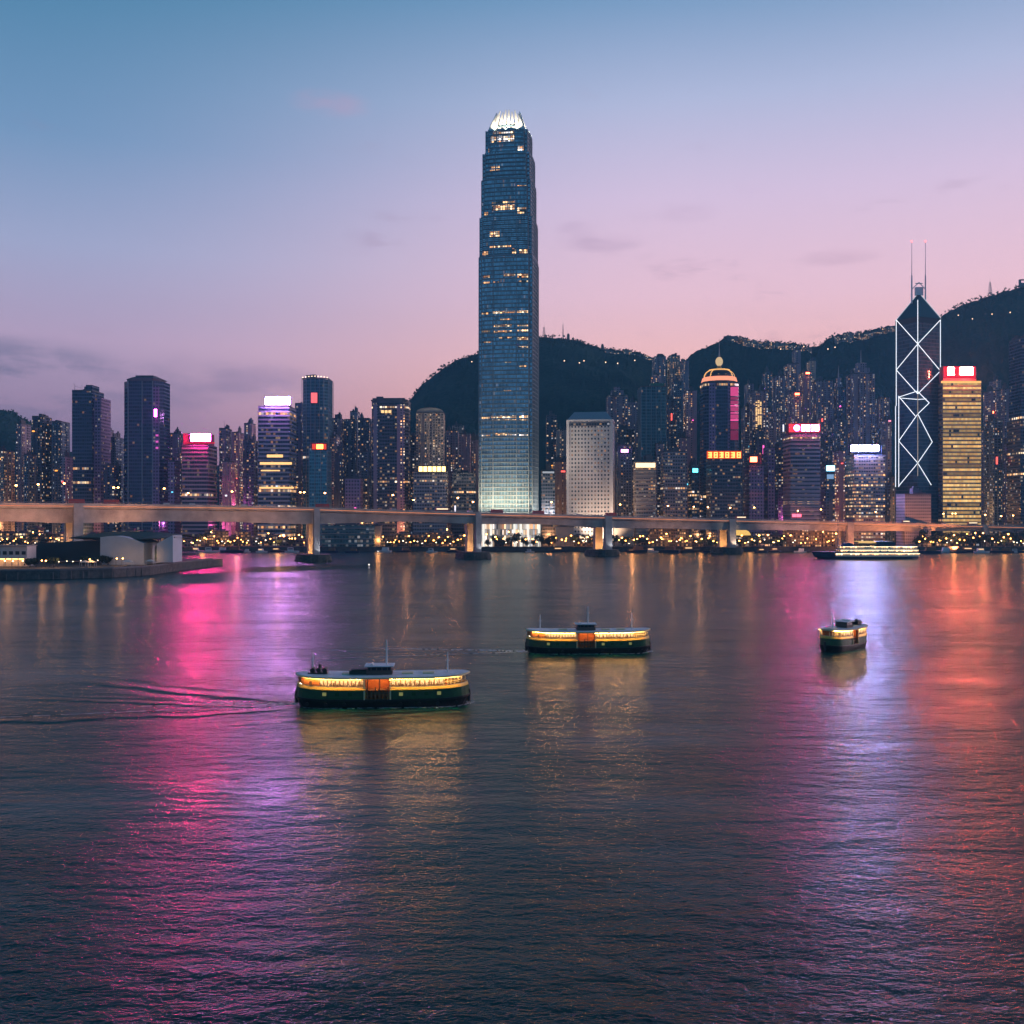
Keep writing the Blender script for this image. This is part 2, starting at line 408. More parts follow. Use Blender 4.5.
# ================================================================== SETTING
# ---- water: one sheet; slopes are measured from a wave height field in metres
def water_material():
    m = bpy.data.materials.new('harbour_water'); m.use_nodes = True
    g = bpy.data.node_groups.new('wave_height', 'ShaderNodeTree')
    g.interface.new_socket('P', in_out='INPUT', socket_type='NodeSocketVector')
    g.interface.new_socket('H', in_out='OUTPUT', socket_type='NodeSocketFloat')
    g.interface.new_socket('G', in_out='INPUT', socket_type='NodeSocketFloat')
    g.interface.new_socket('Gust', in_out='OUTPUT', socket_type='NodeSocketFloat')
    t = NT(g); gi = t.node('NodeGroupInput'); go = t.node('NodeGroupOutput')
    P = gi.outputs[0]
    # warp
    def layer(scale, sxy, rot, amp, detail=1.0, rough=.5, off=0.0):
        mp = t.node('ShaderNodeMapping'); mp.inputs['Rotation'].default_value = (0, 0, R(rot))
        mp.inputs['Scale'].default_value = (sxy[0], sxy[1], 1); mp.inputs['Location'].default_value = (off, off * .7, 0)
        t.l.new(P, mp.inputs[0])
        n = t.noise(mp.outputs[0], scale, detail, rough, '2D')
        return t.m('MULTIPLY', n.outputs[0], amp)
    hs = [layer(.045, (.5, 1), 12, .8, 1, .5), layer(.17, (.38, 1), -9, .46, 2, .55, 13), layer(.5, (.5, 1), 15, .37, 4, .62, 37), layer(2.0, (.6, 1), -14, .125, 3, .6, 71)]
    patch = layer(.012, (.5, 1), 30, 1.0, 2, .5, 7)
    gust = t.rng(patch, .35, .65, .7, 1.2)
    chop = t.rng(layer(.05, (.28, 1), 6, 1.0, 3, .62, 91), .3, .7, .55, 1.45)
    gust = t.m('MULTIPLY', gust, chop)
    # the modulation must not tilt the surface by itself: it is sampled at the unshifted point
    h = t.m('ADD', hs[0], t.m('MULTIPLY', hs[1], t.m('ADD', .5, t.m('MULTIPLY', gi.outputs[1], .5))))
    for q in hs[2:]: h = t.m('ADD', h, t.m('MULTIPLY', q, gi.outputs[1]))
    sp = t.node('ShaderNodeSeparateXYZ'); t.l.new(P, sp.inputs[0])
    X, Y = sp.outputs[0], sp.outputs[1]
    # ship wakes: trains of ridges along each arm
    def wake(x0, y0, x1, y1, amp, w, lam):
        L = math.hypot(x1 - x0, y1 - y0); ux, uy = (x1 - x0) / L, (y1 - y0) / L
        dx = t.m('SUBTRACT', X, x0); dy = t.m('SUBTRACT', Y, y0)
        s = t.m('ADD', t.m('MULTIPLY', dx, ux), t.m('MULTIPLY', dy, uy))
        d = t.m('SUBTRACT', t.m('MULTIPLY', dx, -uy), t.m('MULTIPLY', dy, -ux))
        d = t.m('ADD', d, t.m('MULTIPLY', t.m('SUBTRACT', warp, .5), lam * 1.1))
        ww = t.m('ADD', w * .35, t.m('MULTIPLY', s, w / L))
        e = t.m('EXPONENT', t.m('MULTIPLY', t.m('POWER', t.m('DIVIDE', d, ww), 2.0), -1.0))
        env = t.m('MULTIPLY', t.rng(s, 0, 6, 0, 1, 'SMOOTHSTEP'), t.rng(s, L * .35, L, 1, 0, 'SMOOTHSTEP'))
        r = t.m('MULTIPLY', t.m('MULTIPLY', t.m('COSINE', t.m('MULTIPLY', d, 2 * math.pi / lam)), e), t.m('MULTIPLY', env, amp))
        return r
    warp = layer(.06, (1, 1), 0, 1.0, 2, .5, 3)
    for a in WAKES: h = t.m('ADD', h, wake(*a))
    t.l.new(h, go.inputs[0]); t.l.new(gust, go.inputs[1])
    t = NT(m.node_tree); p = t.n['Principled BSDF']
    geo = t.node('ShaderNodeNewGeometry')
    def H(off, gsock):
        v = t.node('ShaderNodeVectorMath', operation='ADD'); t.l.new(geo.outputs['Position'], v.inputs[0]); v.inputs[1].default_value = off
        gn = t.node('ShaderNodeGroup'); gn.node_tree = g; t.l.new(v.outputs[0], gn.inputs[0])
        if gsock is not None: t.l.new(gsock, gn.inputs[1])
        return gn.outputs
    e = .06
    gs = H((0, 0, 0), None)[1]
    h0, hx, hy = H((0, 0, 0), gs)[0], H((e, 0, 0), gs)[0], H((0, e, 0), gs)[0]
    k = WAVE / e
    nx = t.m('MULTIPLY', t.m('SUBTRACT', h0, hx), k); ny = t.m('MULTIPLY', t.m('SUBTRACT', h0, hy), k)
    c = t.node('ShaderNodeCombineXYZ'); t.put(c.inputs[0], nx); t.put(c.inputs[1], ny); c.inputs[2].default_value = 1
    nn = t.node('ShaderNodeVectorMath', operation='NORMALIZE'); t.l.new(c.outputs[0], nn.inputs[0])
    t.l.new(nn.outputs[0], p.inputs['Normal'])
    p.inputs['Base Color'].default_value = (.001, .046, .058, 1)
    p.inputs['Roughness'].default_value = .205
    p.inputs['IOR'].default_value = 1.29; p.inputs['Specular IOR Level'].default_value = .38; p.inputs['Specular Tint'].default_value = (.7, .95, 1, 1)
    m.cycles.emission_sampling = 'NONE'
    return m
WAVE = 1.15
f1 = (wx(296, 190), 190.0); f2 = (wx(528, 268), 268.0); f3 = (wx(866, 278), 282.0)
WAKES = [(f1[0], 190, f1[0] - 110, 166, .55, 5.5, 7.5), (f1[0], 195, f1[0] - 66, 228, .55, 5, 7), (f1[0] - 6, 193, f1[0] - 80, 205, .3, 4.4, 5), (f1[0] + 34, 190, f1[0] - 20, 172, .22, 4, 5),
         (f2[0], 268, f2[0] - 120, 284, .22, 6.5, 9), (f2[0], 266, f2[0] - 110, 250, .2, 6.0, 8), (f3[0], 280, f3[0] + 30, 330, .12, 4, 5),
         (wx(100, 640), 640, wx(420, 640), 668, .9, 9, 22), (wx(150, 470), 470, wx(560, 470), 452, .5, 6, 14)]
mb = MB(); mb.quad([(-1600, -60, 0), (1600, -60, 0), (1600, 1100, 0), (-1600, 1100, 0)])
tag(mb.build('water', water_material()), kind='structure')

# ---- land behind the seawall
SH = 1012.0
mb = MB()
mb.quad([(-2600, SH + .6, 4.0), (2600, SH + .6, 4.0), (2600, 3260, 4.0), (-2600, 3260, 4.0)])
tag(mb.build('ground', asphalt), kind='structure')
mb = MB(); mb.box(-1600, 1600, SH - .6, SH + .6, -3, 4.1); mb.box(-1600, 1600, SH - 1.2, SH + 1.6, 4.1, 4.9)
for i in range(160):
    x = -900 + i * 11.3; mb.box(x, x + .7, SH - 1.0, SH - .6, -1, 4.1)
tag(mb.build('seawall', seaw), 'long dark stone seawall along the far shore of the harbour', 'seawall')

# ---- hills
PROF = [(-260, 436), (-60, 414), (0, 411), (14, 412), (28, 420), (45, 436), (70, 452), (110, 462), (200, 468), (330, 452), (380, 430), (402, 410), (412, 396), (428, 378), (445, 365), (462, 357), (477, 353), (505, 344), (540, 336.5),
        (552, 336), (566, 337), (580, 340), (592, 345), (603, 348), (618, 350), (634, 351), (650, 357), (664, 360), (687, 362), (692, 356), (702, 350), (714, 345), (724, 339), (728, 336), (740, 337), (752, 341),
        (775, 342), (795, 343), (810, 346), (817, 345), (826, 339), (838, 333), (860, 333), (880, 328), (893, 326), (915, 320), (938, 318), (946, 312), (960, 304), (975, 298), (990, 294), (1005, 289), (1024, 285), (1080, 272), (1300, 300)]
def prof(px):
    if px <= PROF[0][0]: return PROF[0][1]
    for (a, ya), (b, yb) in zip(PROF, PROF[1:]):
        if px <= b: return ya + (yb - ya) * (px - a) / (b - a)
    return PROF[-1][1]
from mathutils import noise as MN
HY = 2300.0
def hill():
    mb = MB(); NX, NT_ = 640, 46; V = []
    for j in range(NT_ + 1):
        t = j / NT_; row = []
        for i in range(NX + 1):
            px = -260 + 1560 * i / NX
            X = wx(px, HY)
            top = wz(prof(px), HY)
            if t <= .72:
                s = t / .72; y = 1640 + (HY - 1640) * s; z = 4 + (top - 4) * (s ** .8)
                fold = MN.fractal(Vector((X * .0034, y * .0034, 1.7)), 1.0, 2.0, 4) * 60 * math.sin(math.pi * min(1, s * .96)) * min(1, top / 300)
                z += fold
            else:
                s = (t - .72) / .28; y = HY + 900 * s; z = top * (1 - s) - 8 * s
            z += MN.noise(Vector((X * .05, y * .05, 3))) * 4.5 + MN.noise(Vector((X * .16, y * .16, 9))) * 3.0 * (1 if t > .05 else 0) if t < .99 else 0
            row.append((X * (y / HY) ** .5, y, max(z, 2)))
        V.append(row)
    me = bpy.data.meshes.new('hill')
    vs = [p for r in V for p in r]; fs = []
    for j in range(NT_):
        for i in range(NX):
            a = j * (NX + 1) + i; fs.append((a, a + 1, a + NX + 2, a + NX + 1))
    me.from_pydata(vs, [], fs); me.update()
    m = bpy.data.materials.new('hill_forest'); m.use_nodes = True
    t = NT(m.node_tree); p = t.n['Principled BSDF']
    tcn = t.node('ShaderNodeTexCoord')
    n1 = t.noise(tcn.outputs['Object'], .012, 5, .6); n2 = t.noise(tcn.outputs['Object'], .12, 4, .6)
    f = t.m('ADD', t.m('MULTIPLY', n1.outputs[0], .5), t.m('MULTIPLY', n2.outputs[0], .5))
    t.l.new(t.ramp(f, [(.35, (.006, .03, .03)), (.5, (.014, .045, .042)), (.66, (.035, .07, .055))]), p.inputs['Base Color'])
    p.inputs['Roughness'].default_value = .95; p.inputs['Specular IOR Level'].default_value = .1
    bp = t.node('ShaderNodeBump'); bp.inputs['Distance'].default_value = 5; bp.inputs['Strength'].default_value = .8
    t.l.new(n2.outputs[0], bp.inputs['Height']); t.l.new(bp.outputs[0], p.inputs['Normal'])
    me.materials.append(m)
    o = bpy.data.objects.new('hills', me); COL.objects.link(o); tag(o, kind='structure')
    return V
HV = hill()
# ridge trees: leafy canopy along the skyline, one mass
def canopy_mass():
    mb = MB(); r = random.Random(3)
    for k in range(2600):
        px = r.uniform(-20, 1090)
        if 60 < px < 395: continue
        Y = HY - abs(r.gauss(0, 30)); X = wx(px, HY); top = wz(prof(px), HY)
        s = (Y - 1640) / (HY - 1640)
        z = 4 + (top - 4) * (s ** .8) - 2 + r.uniform(0, 2)
        h = r.uniform(3, 7); w = r.uniform(2, 4)
        for q in range(5):
            a = r.uniform(0, 6.28); cz = z + h * r.uniform(.3, .95)
            c = Vector((X * (Y / HY) ** .5 + math.cos(a) * w * .5, Y + math.sin(a) * w * .5, cz))
            d1 = Vector((r.gauss(0, 1), r.gauss(0, 1), r.gauss(0, 1))).normalized() * w * .6
            d2 = Vector((r.gauss(0, 1), r.gauss(0, 1), r.gauss(0, 1))).normalized() * w * .6
            mb.quad([c - d1, c - d2, c + d1, c + d2])
    tag(mb.build('forest', leafm), kind='stuff', label='dark wooded canopy along the hill ridge', cat='woodland')
canopy_mass()

# ---- peninsula quay on the left
PEN = [(-60, 585), (0, 580), (60, 579), (112, 577.5), (150, 575), (180, 570.5), (213, 566.5)]
pts = [(wx(px, CAMH * F / (py - HOR)), CAMH * F / (py - HOR)) for px, py in PEN]
back = [(pts[-1][0] + 3, pts[-1][1] + 14), (wx(175, 735), 735), (wx(120, 760), 790), (wx(-60, 790), 820)]
mb = MB(); poly = pts + back; Zq = 5.0
mb.prism(poly, -3, Zq)
q = mb.build('quay', [seaw])
tag(q, 'dark quay jutting into the harbour at the left edge with a pointed tip', 'quay')
mb = MB()
for (a, b) in zip(pts, pts[1:]):
    A, B = Vector((a[0], a[1], 0)), Vector((b[0], b[1], 0)); d = (B - A).normalized(); n = Vector((-d.y, d.x, 0))
    P = [A - n * .3, B - n * .3, B + n * .5, A + n * .5]
    mb.prism([(p.x, p.y) for p in P], Zq + .004, Zq + .9)
    k = int((B - A).length / 7)
    for i in range(k):
        c = A + (B - A) * (i + rnd.uniform(.1, .9)) / k
        mb.box(c.x - .12, c.x + .12, c.y - .6, c.y - .32, -1, Zq - rnd.uniform(.2, 2.2))
mb.build('coping', concrete_dark, q)

# ================================================================== BRIDGE
BY = [(-160, 590), (0, 655), (75, 686), (313, 787), (473, 838), (604, 900), (730, 960), (838, 1000), (930, 1030), (1040, 1060), (1200, 1110)]
BT = [(-160, 501.4), (0, 502.5), (75, 503.2), (200, 504.8), (313, 507), (400, 510), (473, 512), (604, 515.6), (730, 518.8), (820, 521), (930, 523.6), (1024, 525.8), (1200, 527.5)]
BB = [(-160, 520), (0, 521), (66, 523.2), (90, 522.8), (200, 520.8), (290, 524), (335, 524), (400, 521), (450, 523), (478, 524.6), (520, 523.8), (560, 524.4), (604, 528.4), (660, 528), (730, 530.4), (780, 529.8), (838, 531.2), (940, 531), (1040, 531.8), (1200, 532.4)]
def lerp(T, x):
    if x <= T[0][0]: return T[0][1]
    for (a, ya), (b, yb) in zip(T, T[1:]):
        if x <= b:
            u = (x - a) / (b - a); return ya + (yb - ya) * u
    return T[-1][1]
def smooth(T, x): return (lerp(T, x - 25) + 2 * lerp(T, x) + lerp(T, x + 25)) / 4
DW = 19.0
def bridge_frame(px):
    Y = smooth(BY, px); X = wx(px, Y)
    Y2 = smooth(BY, px + 4); X2 = wx(px + 4, Y2); d = Vector((X2 - X, Y2 - Y, 0)).normalized()
    return Vector((X, Y, 0)), Vector((-d.y, d.x, 0)), wz(smooth(BT, px), Y), wz(smooth(BB, px), Y)
br = empty('bridge', (0, 800, 0))
tag(br, 'long pale concrete road bridge crossing the whole harbour in front of the city', 'bridge')
BL = Vector((0, -800, 0))
def sweep(name, mt, prof_fn, step=6, x0=-160, x1=1200):
    mb = MB(); prev = None; u = 0
    n = int((x1 - x0) / step)
    for i in range(n + 1):
        px = x0 + (x1 - x0) * i / n
        c, nn, zt, zb = bridge_frame(px)
        ring = [c + nn * a + Vector((0, 0, z)) + BL for a, z in prof_fn(zt, zb)]
        if prev:
            m = len(ring)
            for k in range(m):
                mb.quad([prev[k], ring[k], ring[(k + 1) % m], prev[(k + 1) % m]], [(u, 0), (u + 5, 0), (u + 5, 1), (u, 1)], sm=False)
            u += 5
        prev = ring
    return mb.build(name, mt, br)
brc = mat('bridge_concrete', (.40, .37, .34), .85, var=.3, vs=.09)
sweep('deck', brc, lambda t, b: [(0, t - 1.6), (.35, t - 3.4), (3.2, t - 4.2), (DW - 3.2, t - 4.2), (DW - .35, t - 3.4), (DW, t - 1.6)])
sweep('girder', brc, lambda t, b: [(2.0, t - 4.0), (3.2, b), (DW - 3.2, b), (DW - 2.0, t - 4.0)])
sweep('parapet', brc, lambda t, b: [(-.25, t), (-.25, t - 1.7), (.25, t - 1.7), (.25, t)])
sweep('parapet', brc, lambda t, b: [(DW - .2, t), (DW - .2, t - 1.7), (DW + .25, t - 1.7), (DW + .25, t)])
sweep('road_surface', asphalt, lambda t, b: [(.3, t - 1.5), (.3, t - 1.58), (DW - .3, t - 1.58), (DW - .3, t - 1.5)])
sweep('light_line', emit('parapet_fill', (1, .32, .12), 1.3, True, True), lambda t, b: [(-.42, t - 1.9), (-.42, t - 2.15), (-.26, t - 2.15), (-.26, t - 1.9)])  # glowing strip added under the parapet to tint the deck edge orange
# railing with posts on the near parapet
mb = MB()
for i in range(230):
    px = -150 + i * 5.6; c, nn, zt, zb = bridge_frame(px); p = c + BL; mb.tube(p + Vector((0, 0, zt)), p + Vector((0, 0, zt + .9)), .09, n=4)
    c2, n2, zt2, _ = bridge_frame(px + 5.6); p2 = c2 + BL
    mb.tube(p + Vector((0, 0, zt + .9)), p2 + Vector((0, 0, zt2 + .9)), .1, n=4, cap=False)
mb.build('railing', steel, br)
def pier(px, w=6.0, water=True, foot=True, lit=True):
    c, nn, zt, zb = bridge_frame(px)
    ang = math.atan2(-nn.x, nn.y)
    e = bpy.data.objects.new('pier', None); COL.objects.link(e); e.parent = br
    e.location = c + nn * (DW / 2) + BL; e.rotation_euler = (0, 0, ang)
    h = DW / 2
    base = 3.0 if foot else 4.0
    mb = MB()
    mb.prism([(-w / 2, -h - 1.6), (w / 2, -h - 1.6), (w / 2, -h + 2.0), (-w / 2, -h + 2.0)], base, zt - .5)
    mb.build('column', brc, e)
    mb = MB()
    mb.prism([(-w / 2 - .4, h - 3.6), (w / 2 + .4, h - 3.6), (w / 2 + .4, h + .6), (-w / 2 - .4, h + .6)], base, zb + .3)
    mb.build('column', brc, e)
    if foot:
        mb = MB(); n = 20; P = []; Q = []
        for k in range(n):
            a = 2 * math.pi * k / n; ca, sa = math.cos(a), math.sin(a)
            rx = 13.0 * math.copysign(abs(ca) ** .6, ca); ry = (h + 6) * math.copysign(abs(sa) ** .6, sa)
            P.append((rx, ry)); Q.append((rx * .93, ry * .95))
        mb.prism(P, -2, 4.2); mb.prism(Q, 4.2, 5.8)
        for k in range(60):
            a = rnd.uniform(0, 6.28); ca, sa = math.cos(a), math.sin(a)
            mb.ball((12.6 * math.copysign(abs(ca) ** .6, ca), (h + 5.5) * math.copysign(abs(sa) ** .6, sa), rnd.uniform(0, 1.2)), rnd.uniform(.6, 1.3), 5, 4)
        mb.build('footing', rock, e)
    if lit:
        M = Matrix.Rotation(ang, 4, 'Z'); o = Vector(c + nn * (DW / 2))
        T = lambda x, y, z: tuple(M @ Vector((x, y, 0)) + o + Vector((0, 0, z)))
        lamp('floodlight', 'SPOT', T(-3.5, -h + 3.8, 6.5), 20000, (1, .42, .1), .5, T(-1, h - 3, 18), 110)
        lamp('floodlight', 'SPOT', T(3.5, -h - 7, 6.3), 3000 if px < 700 else 9000, (.85, .88, 1) if px < 700 else (1, .7, .5), .4, T(1, -h, 16), 70)
    return e
pier(78, 6.2, foot=False); pier(316.5, 4.6); pier(478, 5.0); pier(608, 7.0); pier(732, 7.0); pier(850, 7.0, lit=False, foot=False); pier(985, 6, lit=False, foot=False)

for px, Yd, z, E_, c_ in ((-25, -22, 22, 28125, (1, .38, .14)), (40, -22, 22, 23437, (1, .38, .14)), (125, -20, 28, 20625, (1, .42, .2)), (232, -40, 2, 37240, (1, .42, .2)), (260, -40, 2, 23940, (1, .42, .2)), (390, -40, 2, 23940, (1, .42, .2)), (540, -40, 2, 23940, (1, .42, .2)), (670, -36, 2, 31920, (1, .42, .2)),
                      (840, -26, 3, 74100, (1, .3, .1)), (890, -26, 3, 114000, (1, .3, .1)), (940, -26, 3, 114000, (1, .3, .1)), (990, -26, 3, 102600, (1, .3, .1)), (1030, -26, 3, 96900, (1, .3, .1)), (790, -26, 3, 45600, (1, .42, .3))):
    c, nn, zt, zb = bridge_frame(px)
    q_ = c + nn * Yd
    lamp('floodlight', 'SPOT', (q_.x, q_.y, z), E_, c_, .5, (c.x, c.y, (zt + zb) / 2), 120, .8)  # orange fill spots added low in front of the bridge to brighten its side
# bridge lamps
def street_lamp_mesh(h=13.0, arm=1.6, r=.62, E=None, double=False):
    mb = MB(); mb.tube((0, 0, 0), (0, 0, h), .16, .1, 5); mb.tube((0, 0, h), (arm, 0, h + .4), .08, .08, 4)
    if double: mb.tube((0, 0, h), (-arm, 0, h + .4), .08, .08, 4)
    mb.ball((arm, 0, h + .15), r, 8, 5, mi=1, sz=.6)
    if double: mb.ball((-arm, 0, h + .15), r, 8, 5, mi=1, sz=.6)
    o = mb.build('street_lamp', [dark_metal, E or E_SOD]); COL.objects.unlink(o); return o
BRL = [(-30, 13, 0), (18, 13, 0), (40, 14, 0), (66, 15, 0), (120, 13, 1), (166, 13, 0), (190, 10, 0), (234, 12, 0), (306, 13, 1), (326, 13, 0), (394, 13.5, 0), (415, 10, 0), (460, 13, 0), (476, 10, 0),
       (555, 12, 0), (624, 12, 0), (672, 12, 0), (698, 12, 0), (712, 12, 0), (734, 12, 0), (758, 13, 0), (802, 11, 0), (825, 13, 0), (880, 12, 0), (948, 12, 0), (960, 12.5, 1), (990, 12, 0), (1006, 11, 0), (1018, 12, 0)]
BRNAME = {0: 'single arm', 1: 'double arm'}
for px, h, db in BRL:
    o = street_lamp_mesh(h, 1.6, .75, None, bool(db)); COL.objects.link(o)
    c, nn, zt, zb = bridge_frame(px); o.location = c + nn * (DW * .5) + Vector((0, 0, zt - 1.5)); o.rotation_euler = (0, 0, 0)
    lab = 'orange street lamp on the bridge deck, one of the long row of single lamps'
    if db: lab = 'orange twin-headed street lamp on the bridge deck at the %s' % {120: 'big dark blue tower', 306: 'pier lit orange near the middle', 960: 'gold striped office tower'}[px]
    tag(o, lab, 'street lamp', 'street lamps on the bridge')
#TOWERS#
# ================================================================== TOWERS
USED_LABELS = set()
def xspan(x0, x1, Y, D):
    """width of the front face when a side face also shows (buildings off the view axis)"""
    if x0 > 512: x0 = 512 + (x0 - 512) * (Y + D) / Y
    if x1 < 512: x1 = 512 + (x1 - 512) * (Y + D) / Y
    if x1 - x0 < 3: x1 = x0 + 3
    return x0, x1
G0 = 4.0
def rect(w, d): return [(-w/2, 0), (w/2, 0), (w/2, d), (-w/2, d)]
def cham(w, d, c): return [(-w/2 + c, 0), (w/2 - c, 0), (w/2, c), (w/2, d - c), (w/2 - c, d), (-w/2 + c, d), (-w/2, d - c), (-w/2, c)]
def cross(w, d, nb, dp):
    """residential plan: nb projecting bays on the front and back, notched sides"""
    P = []; s = w / (2 * nb - 1) if nb > 1 else w
    x = -w / 2
    for k in range(nb):
        P += [(x, 0), (x + s, 0)]
        if k < nb - 1: P += [(x + s, dp), (x + 2 * s, dp)]
        x += 2 * s
    Q = [(w/2, d * .36), (w/2 - dp, d * .36), (w/2 - dp, d * .64), (w/2, d * .64), (w/2, d)]
    P += Q + [(-p[0], p[1]) for p in reversed(Q)]
    return P
def bow(w, d, k, n=8):
    P = [(-w/2 + w * i / n, -k * (1 - (2 * i / n - 1) ** 2)) for i in range(n + 1)]
    return P + [(w/2, d), (-w/2, d)]
def rounded(w, d, r, n=4):
    P = []
    for cx, cyy, a0 in ((w/2 - r, r, -90), (w/2 - r, d - r, 0), (-w/2 + r, d - r, 90), (-w/2 + r, r, 180)):
        for i in range(n + 1):
            a = R(a0 + 90 * i / n); P.append((cx + r * math.cos(a), cyy + r * math.sin(a)))
    return P

def plant_room(e, w, d, H, style, r):
    """roof structures: parapet, lift core, tanks, masts"""
    mb = MB()
    t = .5
    mb.box(-w/2, w/2, 0, t, H + .003, H + 1.4); mb.box(-w/2, w/2, d - t, d, H + .003, H + 1.4)
    mb.box(-w/2, -w/2 + t, t, d - t, H + .003, H + 1.4); mb.box(w/2 - t, w/2, t, d - t, H + .003, H + 1.4)
    if style != 'flat':
        for k in range(r.choice((1, 2, 2, 3))):
            cw, cd, ch = w * r.uniform(.15, .4), d * r.uniform(.25, .5), r.uniform(2.5, 8)
            cx = r.uniform(-w/2 + cw/2 + 1, w/2 - cw/2 - 1); cd0 = r.uniform(1.5, max(1.6, d - cd - 1.5))
            mb.box(cx - cw/2, cx + cw/2, cd0, cd0 + cd, H + .006 + k * .01, H + ch)
            if r.random() < .5: mb.box(cx - cw/4, cx + cw/4, cd0 + cd * .3, cd0 + cd * .7, H + ch, H + ch + 2.2)
    o = mb.build('roof', roofm, e)
    if style != 'flat' and r.random() < .55:
        mb = MB(); x = r.uniform(-w/3, w/3); mb.tube((x, d * .5, H), (x, d * .5, H + r.uniform(7, 13)), .25, .1, 5); mb.build('mast', steel, e)
    return o

def tower(name, cat, label, x0, x1, yt, Y, mt, D=30, plan='rect', nb=3, roof='std', base=G0, group=None, step=None, rz=0, fins=False, bands=0, crownh=0):
    r = random.Random(label)
    a, b = xspan(x0, x1, Y, D)
    w = (b - a) / F * Y; cx = wx((a + b) / 2, Y); H = wz(yt, Y) - base
    e = empty(name, (cx, Y, base), rz)
    tag(e, label, cat, group)
    M = MATS[mt] if isinstance(mt, str) else mt
    if plan == 'rect': P = rect(w, D)
    elif plan == 'cham': P = cham(w, D, min(w, D) * .18)
    elif plan == 'cross': P = cross(w, D, nb, min(2.4, w * .08))
    elif plan == 'bow': P = bow(w, D, w * .1)
    else: P = rounded(w, D, min(w, D) * .3)
    mb = MB(); mb.prism(P, 0, H, u0=r.randint(0, 50) * 3.0)
    mb.build('wall', [M, roofm], e)
    for f in mb.mi: pass
    if plan == 'cross':
        # pale floor edges and bay-window ledges along each bay
        s = w / (2 * nb - 1)
        for k in range(nb):
            xx = -w/2 + 2 * s * k; xa, xb = xx + .25, xx + s - .25
            pr = [(-.12, 0)]; z = 3.0
            while z < H - 1: pr += [(-.12, z - .22), (-.6, z - .22), (-.6, z + .12), (-.12, z + .12)]; z += 6.0
            pr += [(-.12, H - .3)]
            m2 = MB()
            for (ya, za), (yb, zb) in zip(pr, pr[1:]): m2.quad([(xa, ya, za), (xb, ya, za), (xb, yb, zb), (xa, yb, zb)])
            m2.mi = [1 if abs(p[0][2] - p[1][2]) > 1 else 0 for p in [(m2.v[f[1]], m2.v[f[2]]) for f in m2.f]]
            for q_, f in enumerate(m2.f): m2.uv[q_] = [(m2.v[v_][0] + 100 + 60 * k, m2.v[v_][2]) for v_ in f]
            m2.build('bay_front', [concrete_dark if 'dark' in str(mt) or 'blue' in str(mt) else concrete, M], e)
    if bands:
        m2 = MB(); z = bands
        while z < H - 1:
            q = [(p[0] * (1 + .7 / w), p[1] * (1 + .7 / D) - .35) for p in P]
            m2.prism(q, z - .85, z + .85, bottom=True); z += bands
        m2.build('cladding', MATS['clad_' + str(mt)] if 'clad_' + str(mt) in MATS else concrete, e)
    if fins:
        m2 = MB(); n = max(3, int(w / 5))
        for k in range(n + 1):
            x = -w/2 + w * k / n; m2.box(x - .25, x + .25, -.6, -.02, 0, H)
        n = max(2, int(D / 6)); sx_ = (1 if cx < 0 else -1) * w/2
        for k in range(n + 1):
            y = D * k / n; m2.box(min(sx_, sx_ + .6 * (1 if cx < 0 else -1)), max(sx_, sx_ + .6 * (1 if cx < 0 else -1)), y - .25, y + .25, 0, H)
        m2.build('fin', steel, e)
    plant_room(e, w, D, H, roof, r)
    return e, w, H

def sign(e, x0, x1, z0, z1, y, mt, case=None, parts=1, name='sign', pad=.8, thick=1.6):
    """a lit sign box: dark casing with one or more glowing faces"""
    mb = MB(); mb.box(x0 - pad, x1 + pad, y, y + thick, z0 - pad, z1 + pad)
    s = mb.build(name, case or dark_metal, e)
    n = parts
    for k in range(n):
        a = x0 + (x1 - x0) * k / n; b = x0 + (x1 - x0) * (k + 1) / n
        g = (x1 - x0) / n * .12 if n > 1 else 0
        mb = MB(); mb.box(a + g, b - g, y - 1.1, y - .02, z0, z1); mb.build('light_panel', mt, s)
    return s
def on(e, Y, px, py):
    """point of the front plane of tower e, in its own frame"""
    return (wx(px, Y) - e.location.x, wz(py, Y) - e.location.z)
def signpx(e, Y, xa, xb, ya, yb, mt, y=-1.5, **k):
    a, z1 = on(e, Y, xa, ya); b, z0 = on(e, Y, xb, yb); return sign(e, a, b, z0, z1, y, mt, **k)

for nm, c in (('clad_band_pink', (.42, .33, .38)), ('clad_band_lilac', (.38, .36, .44)), ('clad_band_gold', (.42, .34, .22)), ('clad_office_beige', (.38, .33, .30)), ('clad_office_grey', (.25, .25, .29))):
    mat(nm, c, .7, var=.08, vs=.1)

A = 'apartment block'; S = 'skyscraper'; O = 'office tower'
